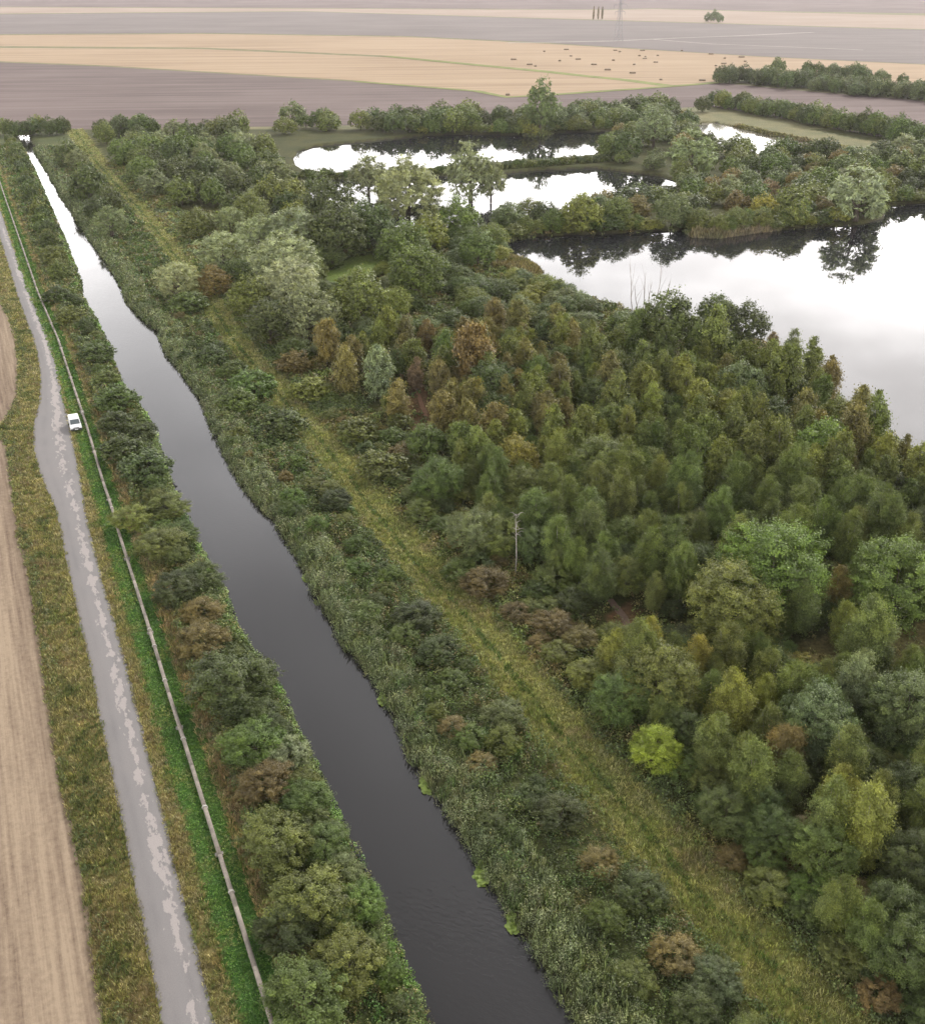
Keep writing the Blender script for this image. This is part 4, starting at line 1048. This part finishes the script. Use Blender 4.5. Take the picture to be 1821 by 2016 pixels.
# reeds at lake margins
def lake_reeds(pts, n, w_, h, cols, seed):
    c0 = np.array([Gxy(a, b) for a, b in pts]); seg = np.hypot(*(c0[1:]-c0[:-1]).T); cum = np.concatenate([[0], np.cumsum(seg)])
    s_ = rng.uniform(0, cum[-1], n); x = np.interp(s_, cum, c0[:, 0])+rng.uniform(-w_, w_, n); y = np.interp(s_, cum, c0[:, 1])+rng.uniform(-w_, w_, n)
    k_ = lake_d(x, y) < 0.8; x, y = x[k_], y[k_]
    return tufts(x, y, h, 0.5, 7, 0.07, palette(x, y, cols, 6, seed))
rc = [(0.17, 0.16, 0.075), (0.21, 0.17, 0.10), (0.13, 0.14, 0.06)]
gr = [(0.10, 0.13, 0.05), (0.14, 0.16, 0.07), (0.12, 0.13, 0.06)]
put_stuff('lake_reeds', [lake_reeds([(985,515),(1030,522),(1058,536)], 2600, 4.5, 1.2, rc, 1), lake_reeds([(1365,462),(1414,464),(1480,455),(1530,450)], 2600, 3.0, 2.0, [(0.22, 0.18, 0.13), (0.18, 0.16, 0.10), (0.15, 0.15, 0.08)], 2),
    lake_reeds([(560,350),(751,345),(961,332),(1061,325),(1195,315)], 3600, 2.2, 1.5, gr, 3), lake_reeds([(991,476),(1061,464),(1194,459),(1347,452)], 2200, 2.2, 1.2, gr, 4), lake_reeds([(1550,452),(1614,445),(1691,442)], 1200, 2.2, 1.2, gr, 5),
    lake_reeds([(1745,405),(1821,399),(1900,396)], 900, 2.2, 1.2, gr, 15), lake_reeds([(837,266),(927,263),(1021,266),(1094,260),(1214,257)], 2200, 2.5, 1.4, gr, 6),
    lake_reeds([(1369,240),(1447,247),(1514,263),(1591,277),(1661,292)], 1800, 4, 1.0, [(0.20, 0.19, 0.10), (0.17, 0.17, 0.09), (0.22, 0.18, 0.12)], 7),
    lake_reeds([(1410,275),(1450,282)], 300, 5, 1.2, rc, 8), lake_reeds([(1575,288),(1600,290)], 160, 3, 1.2, rc, 9), lake_reeds([(1500,279),(1515,280)], 90, 2.5, 1.2, rc, 10)],
    'tan and green reeds fringing the lakes and the causeway', 'reeds')

# ------------------------------------------------------------------ yellow-green water weed at the canal edge
def plain(name, c0, rough=0.6, c1=None, sc_=3.0, metal=0.0):
    m, t, bs = mat(name); bs.inputs['Roughness'].default_value = rough; bs.inputs['Metallic'].default_value = metal
    if c1: t.links.new(ramp(t, noise(t, objcoord(t), sc_, 6, 0.65), 0.35, 0.65, c0, c1), bs.inputs['Base Color'])
    else: bs.inputs['Base Color'].default_value = (*c0, 1)
    return m
M_WEED = plain('water_weed', (0.13, 0.19, 0.03), 0.6, (0.24, 0.32, 0.05), 2.5)
weed_spots = [(760,1378,0.9,'yellow-green water weed patch below the right bank bushes, farthest of four'), (852,1546,1.2,'small yellow-green weed patch at the right water edge, second from the bend'),
              (967,1722,1.2,'ragged yellow-green weed patch at the right water edge'), (1029,1818,1.0,'rounded yellow-green weed patch nearest the viewer on the right bank'),
              (452,1168,1.0,'pale green weed patch sticking out from the left bank'), (312,858,1.0,'pale green weed patch by the left bank below the van\'s level'),
              (297,815,0.9,'pale green weed patch farthest along the left bank'), (345,975,0.9,'pale green weed patch at a left bank corner'), (610,1137,1.0,'yellow-green weed patch at the right edge in mid canal')]
for (px, py, r_, lb) in weed_spots:
    X, Y, _ = G(px, py, -0.9); mb = MB()
    X0 = float(canR(Y)) if X > (float(canL(Y))+float(canR(Y)))/2 else float(canL(Y))
    s0 = -1 if X0 > X-5 and X0 == float(canR(Y)) else 1
    n = 24; vs = [(X0+s0*0.15, Y, -0.885)]+[(X0+s0*0.15+r_*0.62*random.uniform(.8, 1)*math.cos(6.2832*i/n), Y+r_*1.22*random.uniform(.8, 1)*math.sin(6.2832*i/n), -0.885) for i in range(n)]
    mb.add(vs, [(0, i+1, (i+1) % n+1) for i in range(n)])
    for k in range(60):
        a = random.uniform(0, 6.28); rr = r_*math.sqrt(random.random()); cx_, cy_ = X0+s0*0.15+rr*math.cos(a)*0.6, Y+rr*math.sin(a)*1.2
        lr = random.uniform(0.10, 0.24); zz = -0.9+0.02+k*0.0035; tl = random.uniform(-.06, .06)
        n = 9; vs = [(cx_, cy_, zz+0.02)]+[(cx_+lr*math.cos(2*math.pi*i/n)*random.uniform(.85, 1.1), cy_+lr*math.sin(2*math.pi*i/n)*random.uniform(.85, 1.1), zz+tl*math.cos(2*math.pi*i/n)) for i in range(n)]
        mb.add(vs, [(0, i+1, (i+1) % n+1) for i in range(n)])
    obj('water_weed', mb.mesh('water_weed', M_WEED), label=lb, category='water weed')

# ------------------------------------------------------------------ pipeline
m, t, bs = mat('pipe_concrete'); M_PIPE = m
p = objcoord(t)
c = ramp(t, noise(t, p, 0.8, 6, 0.65), 0.35, 0.62, (0.125, 0.108, 0.088), (0.25, 0.215, 0.175))
c = mixc(t, ramp(t, noise(t, p, 5, 4, 0.7), 0.55, 0.68, (0, 0, 0), (1, 1, 1)), c, (0.13, 0.11, 0.09))
t.links.new(c, bs.inputs['Base Color']); bs.inputs['Roughness'].default_value = 0.8
M_COLLAR = plain('pipe_collar', (0.30, 0.28, 0.25), 0.6, (0.45, 0.42, 0.38)); M_BLOCK = plain('pipe_support', (0.22, 0.20, 0.18), 0.9, (0.33, 0.3, 0.27))
pipe = bpy.data.objects.new('pipeline', None); C.objects.link(pipe); pipe.location = (float(pipeX(45)), 45, 0)
pipe['label'] = 'long grey overland pipe running beside the lane'; pipe['category'] = 'pipeline'
PR = 0.195; PZ = 0.38
def pp(Y): return Vector((float(pipeX(Y)), Y, PZ))
seg_y = [30]
while seg_y[-1] < 420: seg_y.append(seg_y[-1]+6.0*0.93)
for i in range(len(seg_y)-1):
    mb = MB(); o_ = pipe.location
    mb.tube([pp(seg_y[i]+(seg_y[i+1]-seg_y[i])*k/3)-o_ for k in range(4)], PR, 16)
    obj('pipe_section', mb.mesh('pipe_section', M_PIPE, True), pipe)
    if i % 3 == 0:
        mb = MB(); q = pp(seg_y[i]+0.4)-o_; mb.box((q.x, q.y, 0.08), (0.7, 0.35, 0.30), 0.3, 0.02); obj('support_block', mb.mesh('support_block', M_BLOCK), pipe)
for (px, py, wd_) in ((162,813,0.28),(293,1240,0.14),(303,1272,0.10),(325,1340,0.10),(360,1455,0.12),(402,1590,0.16),(452,1757,0.14),(222,1000,0.1),(115,672,0.12)):
    Y = G(px, py, PZ)[1]; mb = MB(); o_ = pipe.location
    a, b = pp(Y-wd_/2)-o_, pp(Y+wd_/2)-o_; mb.tube([a, b], PR+0.045, 16)
    for s_ in range(6):
        th = s_*math.pi/3; q = (a+b)/2; mb.box((q.x+(PR+.05)*math.cos(th), q.y, q.z+(PR+.05)*math.sin(th)), (0.05, wd_*1.2, 0.05))
    obj('collar', mb.mesh('collar', M_COLLAR), pipe)

# ------------------------------------------------------------------ van
M_WHITE = plain('white_paint', (0.82, 0.82, 0.80), 0.3); M_WHITE.node_tree.nodes['Principled BSDF'].inputs['Coat Weight'].default_value = 0.4
M_GLASS = plain('dark_glass', (0.10, 0.115, 0.12), 0.08); M_BLACK = plain('black_plastic', (0.02, 0.02, 0.022), 0.6); M_RUB = plain('rubber', (0.02, 0.02, 0.02), 0.85)
M_RIM = plain('wheel_rim', (0.4, 0.4, 0.42), 0.35, metal=0.8); M_LAMP = plain('headlamp', (0.65, 0.67, 0.7), 0.1); M_PLATE = plain('number_plate', (0.75, 0.75, 0.72), 0.4); M_RED = plain('tail_lamp', (0.4, 0.02, 0.02), 0.3)
X, Y, _ = G(149, 842)
van = bpy.data.objects.new('van', None); C.objects.link(van); van.location = (X, Y, 0.02)
van['label'] = 'white panel van parked on the verge between lane and pipeline'; van['category'] = 'van'
hd = Gxy(152, 856); hu = Gxy(140, 818)
van.rotation_euler = (0, 0, math.atan2(hd[1]-hu[1], hd[0]-hu[0]))          # local +x = forwards, towards the viewer
def prism_xz(mb, prof, y0, y1, inset=0.0, ztop=None):
    """side profile extruded across the van; points above the waist lean inwards"""
    n = len(prof); vs = []
    def yy(z_, s_): return s_*(0.90 - (max(0, z_-0.95)*0.14))
    for s_ in (-1, 1): vs += [(x, yy(z_, s_)*(abs(y0)/0.9), z_) for x, z_ in prof]
    fs = [tuple(range(n)), tuple(reversed(range(n, 2*n)))]+[(i, (i+1) % n+n*0, (i+1) % n+n, i+n)[::-1] for i in range(n)]
    mb.add(vs, fs)
prof = [(-2.05, 0.42), (-2.08, 0.9), (-2.03, 1.55), (-1.93, 1.78), (-1.6, 1.84), (-0.2, 1.86), (0.30, 1.81), (0.45, 1.73), (1.25, 1.08), (1.75, 0.98), (1.98, 0.82), (2.04, 0.60), (2.02, 0.40),
        (1.72, 0.30), (1.62, 0.52), (1.32, 0.66), (1.02, 0.52), (0.92, 0.30), (-0.92, 0.30), (-1.02, 0.52), (-1.32, 0.66), (-1.62, 0.52), (-1.72, 0.30)]
bm_ = MB(); prism_xz(bm_, prof, -0.9, 0.9)
me = bm_.mesh('body', M_WHITE); body = obj('body', me, van)
bv = body.modifiers.new('bevel', 'BEVEL'); bv.width = 0.05; bv.segments = 3; bv.limit_method = 'ANGLE'
for pl in me.polygons: pl.use_smooth = False
def quad_thick(name, pts, m_, off=0.012, parent=van):
    a, b, c_ = Vector(pts[0]), Vector(pts[1]), Vector(pts[2]); n_ = (b-a).cross(c_-a).normalized()*off
    mb = MB(); k = len(pts); mb.add([Vector(q)+n_ for q in pts]+[Vector(q)-n_ for q in pts], [tuple(range(k)), tuple(reversed(range(k, 2*k)))]+[(i+k, (i+1) % k+k, (i+1) % k, i) for i in range(k)])
    return obj(name, mb.mesh(name, m_), parent)
quad_thick('windscreen', [(1.21, -0.76, 1.12), (1.21, 0.76, 1.12), (0.50, 0.69, 1.695), (0.50, -0.69, 1.695)], M_GLASS, 0.02)
quad_thick('rear_window', [(-2.075, -0.6, 1.1), (-2.045, -0.58, 1.5), (-2.045, 0.58, 1.5), (-2.075, 0.6, 1.1)], M_GLASS, 0.02)
for s_ in (-1, 1):
    def ys_(z_): return s_*(0.90-max(0, z_-0.95)*0.14+0.006)
    quad_thick('side_window', [(1.02, ys_(1.1), 1.1), (0.52, ys_(1.6), 1.6), (0.02, ys_(1.62), 1.62), (0.02, ys_(1.1), 1.1)], M_GLASS, 0.012)
    mb = MB(); mb.box((0.42, s_*0.905, 0.95), (0.16, 0.02, 0.03)); obj('door_handle', mb.mesh('door_handle', M_BLACK), van)
    mb = MB(); mb.box((0.95, s_*1.0, 1.17), (0.14, 0.20, 0.20), 0, 0.02); obj('wing_mirror', mb.mesh('wing_mirror', M_BLACK), van)
    mb = MB(); mb.box((1.90, s_*0.66, 0.83), (0.24, 0.32, 0.14), 0, 0.03); obj('headlight', mb.mesh('headlight', M_LAMP), van)
    mb = MB(); mb.box((-2.06, s_*0.78, 1.0), (0.06, 0.14, 0.42), 0, 0.01); obj('tail_light', mb.mesh('tail_light', M_RED), van)
    mb = MB(); mb.box((-0.6, s_*0.90, 0.62), (1.2, 0.03, 0.08)); obj('rubbing_strip', mb.mesh('rubbing_strip', M_BLACK), van)
    for xw in (1.32, -1.32):
        wl = bpy.data.objects.new('wheel', None); C.objects.link(wl); wl.parent = van; wl.location = (xw, s_*0.80, 0.32)
        mb = MB(); mb.tube([(0, -0.10, 0), (0, -0.08, 0), (0, 0.08, 0), (0, 0.10, 0)], [0.27, 0.32, 0.32, 0.27], 22); obj('tyre', mb.mesh('tyre', M_RUB, True), wl)
        mb = MB(); mb.tube([(0, s_*0.09, 0), (0, s_*0.112, 0)], [0.20, 0.19], 18); obj('rim', mb.mesh('rim', M_RIM), wl)
mb = MB(); mb.box((2.02, 0, 0.50), (0.22, 1.74, 0.32), 0, 0.05); obj('front_bumper', mb.mesh('front_bumper', M_BLACK), van)
mb = MB(); mb.box((-2.06, 0, 0.48), (0.12, 1.66, 0.2), 0, 0.03); obj('rear_bumper', mb.mesh('rear_bumper', M_BLACK), van)
mb = MB(); mb.box((2.0, 0, 0.76), (0.10, 0.9, 0.12), 0, 0.01); obj('grille', mb.mesh('grille', M_BLACK), van)
mb = MB(); mb.box((2.14, 0, 0.52), (0.02, 0.52, 0.12)); obj('number_plate', mb.mesh('number_plate', M_PLATE), van)

# ------------------------------------------------------------------ hay bales
M_BALE = plain('straw_bale', (0.15, 0.115, 0.08), 0.95, (0.22, 0.165, 0.11), 1.5)
mbs = MB()
for i, (dx, dz) in enumerate(((-1.25, 0.6), (1.25, 0.6))): mbs.box((dx, 0, dz), (2.44, 1.9, 1.16), 0.0, 0.08)
bale_me = mbs.mesh('hay_bale', M_BALE)
mbs = MB(); mbs.box((0, 0, 0.6), (2.5, 1.4, 1.2), 0, 0.1)
for k in range(4): mbs.box((-0.9+0.6*k, 0, 0.6), (0.03, 1.43, 1.23), 0, 0.01)
bale1_me = mbs.mesh('hay_bale', M_BALE)
BALES = [(390,193),(473,186),(490,211),(517,223),(448,229),(335,243),(357,249),(577,243),(650,227),(657,189),(674,195),(628,263),(728,243),(722,275),(748,210),(759,190),(770,213),(768,220),(816,209),(809,234),(828,300),(1017,203),(1068,219),(1065,239),(1035,248),(1131,215),(1145,231),(984,303),(907,190),(275,224),(253,358)]
SPECIAL = {(828,300): 'hay bale on the green track at its lower end', (984,303): 'hay bale at the corner where stubble meets the ploughed field', (253,358): 'hay bale on the grass margin left of the tallest far tree',
           (722,275): 'hay bale lying closest above the green track, middle', (275,224): 'leftmost hay bale in the large stubble field', (1035,248): 'lowest hay bale of the right-hand five'}
for i, (bx, by) in enumerate(BALES):
    px, py = 867+bx*0.5238, by*0.5238; Xb, Yb, _ = G(px, py)
    o = obj('hay_bale', bale_me if i % 2 else bale1_me)
    o.location = (Xb, Yb, 0.1); o.rotation_euler = (0, 0, random.uniform(-.25, .25)-0.1); k_ = random.uniform(0.75, 1.0); o.scale = (k_, k_, k_)
    lb = SPECIAL.get((bx, by))
    if not lb:
        if bx < 560: lb = 'brown hay bale scattered in the left third of the stubble field'
        elif bx < 850: lb = 'brown hay bale in the middle cluster of the stubble field'
        else: lb = 'brown hay bale in the right part of the stubble field'
    o['label'] = lb; o['category'] = 'hay bale'; o['group'] = 'hay bales in the stubble field'

# ------------------------------------------------------------------ pylon
M_STEEL = plain('galvanised_steel', (0.17, 0.165, 0.17), 0.6, (0.24, 0.235, 0.24))
def pylon(px, py, hh, label):
    X, Y, _ = G(px, py); r = bpy.data.objects.new('electricity_pylon', None); C.objects.link(r); r.location = (X, Y, 0); r['label'] = label; r['category'] = 'pylon'
    r.rotation_euler = (0, 0, 0.5)
    def half(z_): return 3.2*(1-z_/hh)**1.25+0.45 if z_ < hh*0.98 else 0.2
    for sx, sy in ((1, 1), (1, -1), (-1, 1), (-1, -1)):
        mb = MB(); mb.tube([(sx*half(z_), sy*half(z_), z_) for z_ in np.linspace(0, hh, 8)], 0.16, 4); obj('tower_leg', mb.mesh('tower_leg', M_STEEL), r)
    mb = MB(); zs = [0]; st = 6
    while zs[-1]+st < hh: zs.append(zs[-1]+st); st = max(2.2, st*0.86)
    for a, b in zip(zs[:-1], zs[1:]):
        ha, hb = half(a), half(b)
        for k in range(4):
            cs_ = [(1, 1), (-1, 1), (-1, -1), (1, -1)]; p_, q_ = cs_[k], cs_[(k+1) % 4]
            mb.tube([(p_[0]*ha, p_[1]*ha, a), (q_[0]*hb, q_[1]*hb, b)], 0.08, 4); mb.tube([(q_[0]*ha, q_[1]*ha, a), (p_[0]*hb, p_[1]*hb, b)], 0.08, 4)
    obj('bracing', mb.mesh('bracing', M_STEEL), r)
    for z_, L in ((hh*0.62, 6.5), (hh*0.76, 8.5), (hh*0.90, 6.0)):
        mb = MB()
        for s_ in (-1, 1):
            for y_ in (-1, 1): mb.tube([(0, y_*0.8, z_+0.0), (s_*L, 0, z_+0.2)], 0.11, 4); mb.tube([(0, y_*0.6, z_+2.0), (s_*L, 0, z_+0.2)], 0.09, 4)
        arm = obj('crossarm', mb.mesh('crossarm', M_STEEL), r)
        for s_ in (-1, 1):
            mb = MB(); mb.tube([(s_*L, 0, z_), (s_*L, 0, z_-3)], 0.14, 6); obj('insulator', mb.mesh('insulator', M_STEEL), arm)
pylon(1217, 80, 46, 'grey lattice electricity pylon standing in the far ploughed field')
for px in (1168, 1177, 1185):  # thin poplar-like trees, built on the birch template
    X, Y, _ = G(px, 38)
    tree(X, Y, 'birch', 4.5, 18, 'mauve', {1168: 'left of three thin far trees beside the pylon', 1177: 'middle of three thin far trees beside the pylon', 1185: 'right of three thin far trees beside the pylon'}[px])

# ------------------------------------------------------------------ dead trees
def branchy(mb, p0, d, L, r, depth):
    pts = [Vector(p0)]; dd = Vector(d).normalized(); rad = [r]
    n = 5
    for k in range(n):
        dd = (dd+Vector((random.uniform(-.16, .16), random.uniform(-.16, .16), random.uniform(-.02, .12)))).normalized()
        pts.append(pts[-1]+dd*L/n); rad.append(r*(1-0.75*(k+1)/n))
    mb.tube(pts, rad, 5)
    if depth > 0:
        for k in (2, 3, 4):
            q = Vector((random.uniform(-1, 1), random.uniform(-1, 1), 0.9)).normalized(); branchy(mb, pts[k], (dd+q*0.9), L*0.42, rad[k]*0.6, depth-1)
X, Y, _ = G(1270, 628)
dt = bpy.data.objects.new('dead_tree', None); C.objects.link(dt); dt.location = (X, Y, 0)
dt['label'] = 'bare dead tree with thin pale branches against the bright lake'; dt['category'] = 'dead tree'
for k, (ang, L) in enumerate(((-0.55, 12.5), (-0.3, 9.0), (-0.1, 10), (0.08, 8), (0.22, 12), (0.45, 9), (0.6, 7))):
    mb = MB(); branchy(mb, (ang*5, random.uniform(-1, 1), 0), (math.sin(ang*0.6), random.uniform(-.1, .1), 1), L, 0.13, 1); obj('stem', mb.mesh('stem', M_DEAD), dt)
X, Y, _ = G(1014, 1137)
bp = bpy.data.objects.new('dead_birch', None); C.objects.link(bp); bp.location = (X, Y, 0)
bp['label'] = 'bare white birch pole standing in front of the dark round tree'; bp['category'] = 'dead tree'
mb = MB(); mb.tube([(0, 0, 0), (0.1, 0, 3), (0, 0.1, 6), (-0.15, 0, 8.4), (-0.1, 0, 9.2)], [0.065, 0.06, 0.05, 0.03, 0.015], 8); obj('trunk', mb.mesh('trunk', M_DEAD, True), bp)
mb = MB()
for k in range(14):
    z_ = random.uniform(5.5, 9); a = random.uniform(0, 6.28); L = random.uniform(0.5, 1.3); mb.tube([(0, 0, z_), (math.cos(a)*L*.6, math.sin(a)*L*.6, z_+.4), (math.cos(a)*L, math.sin(a)*L, z_+.3)], [0.03, 0.02, 0.008], 4)
obj('twigs', mb.mesh('twigs', M_DEAD), bp)

# ------------------------------------------------------------------ haze
M_HAZE = bpy.data.materials.new('haze_air'); M_HAZE.use_nodes = True
t = M_HAZE.node_tree; t.nodes.clear()
pv = N(t, 'ShaderNodeVolumePrincipled'); pv.inputs['Color'].default_value = (0.97, 0.94, 0.96, 1); pv.inputs['Density'].default_value = 0.00004; pv.inputs['Anisotropy'].default_value = 0.2
ou = N(t, 'ShaderNodeOutputMaterial'); t.links.new(pv.outputs[0], ou.inputs['Volume'])
mb = MB(); mb.box((500, 4300, 34), (14000, 9800, 73)); hz = obj('haze', mb.mesh('haze', M_HAZE), kind='stuff', label='thin pale air haze over the fields', category='haze')
print('objects', len(bpy.data.objects))
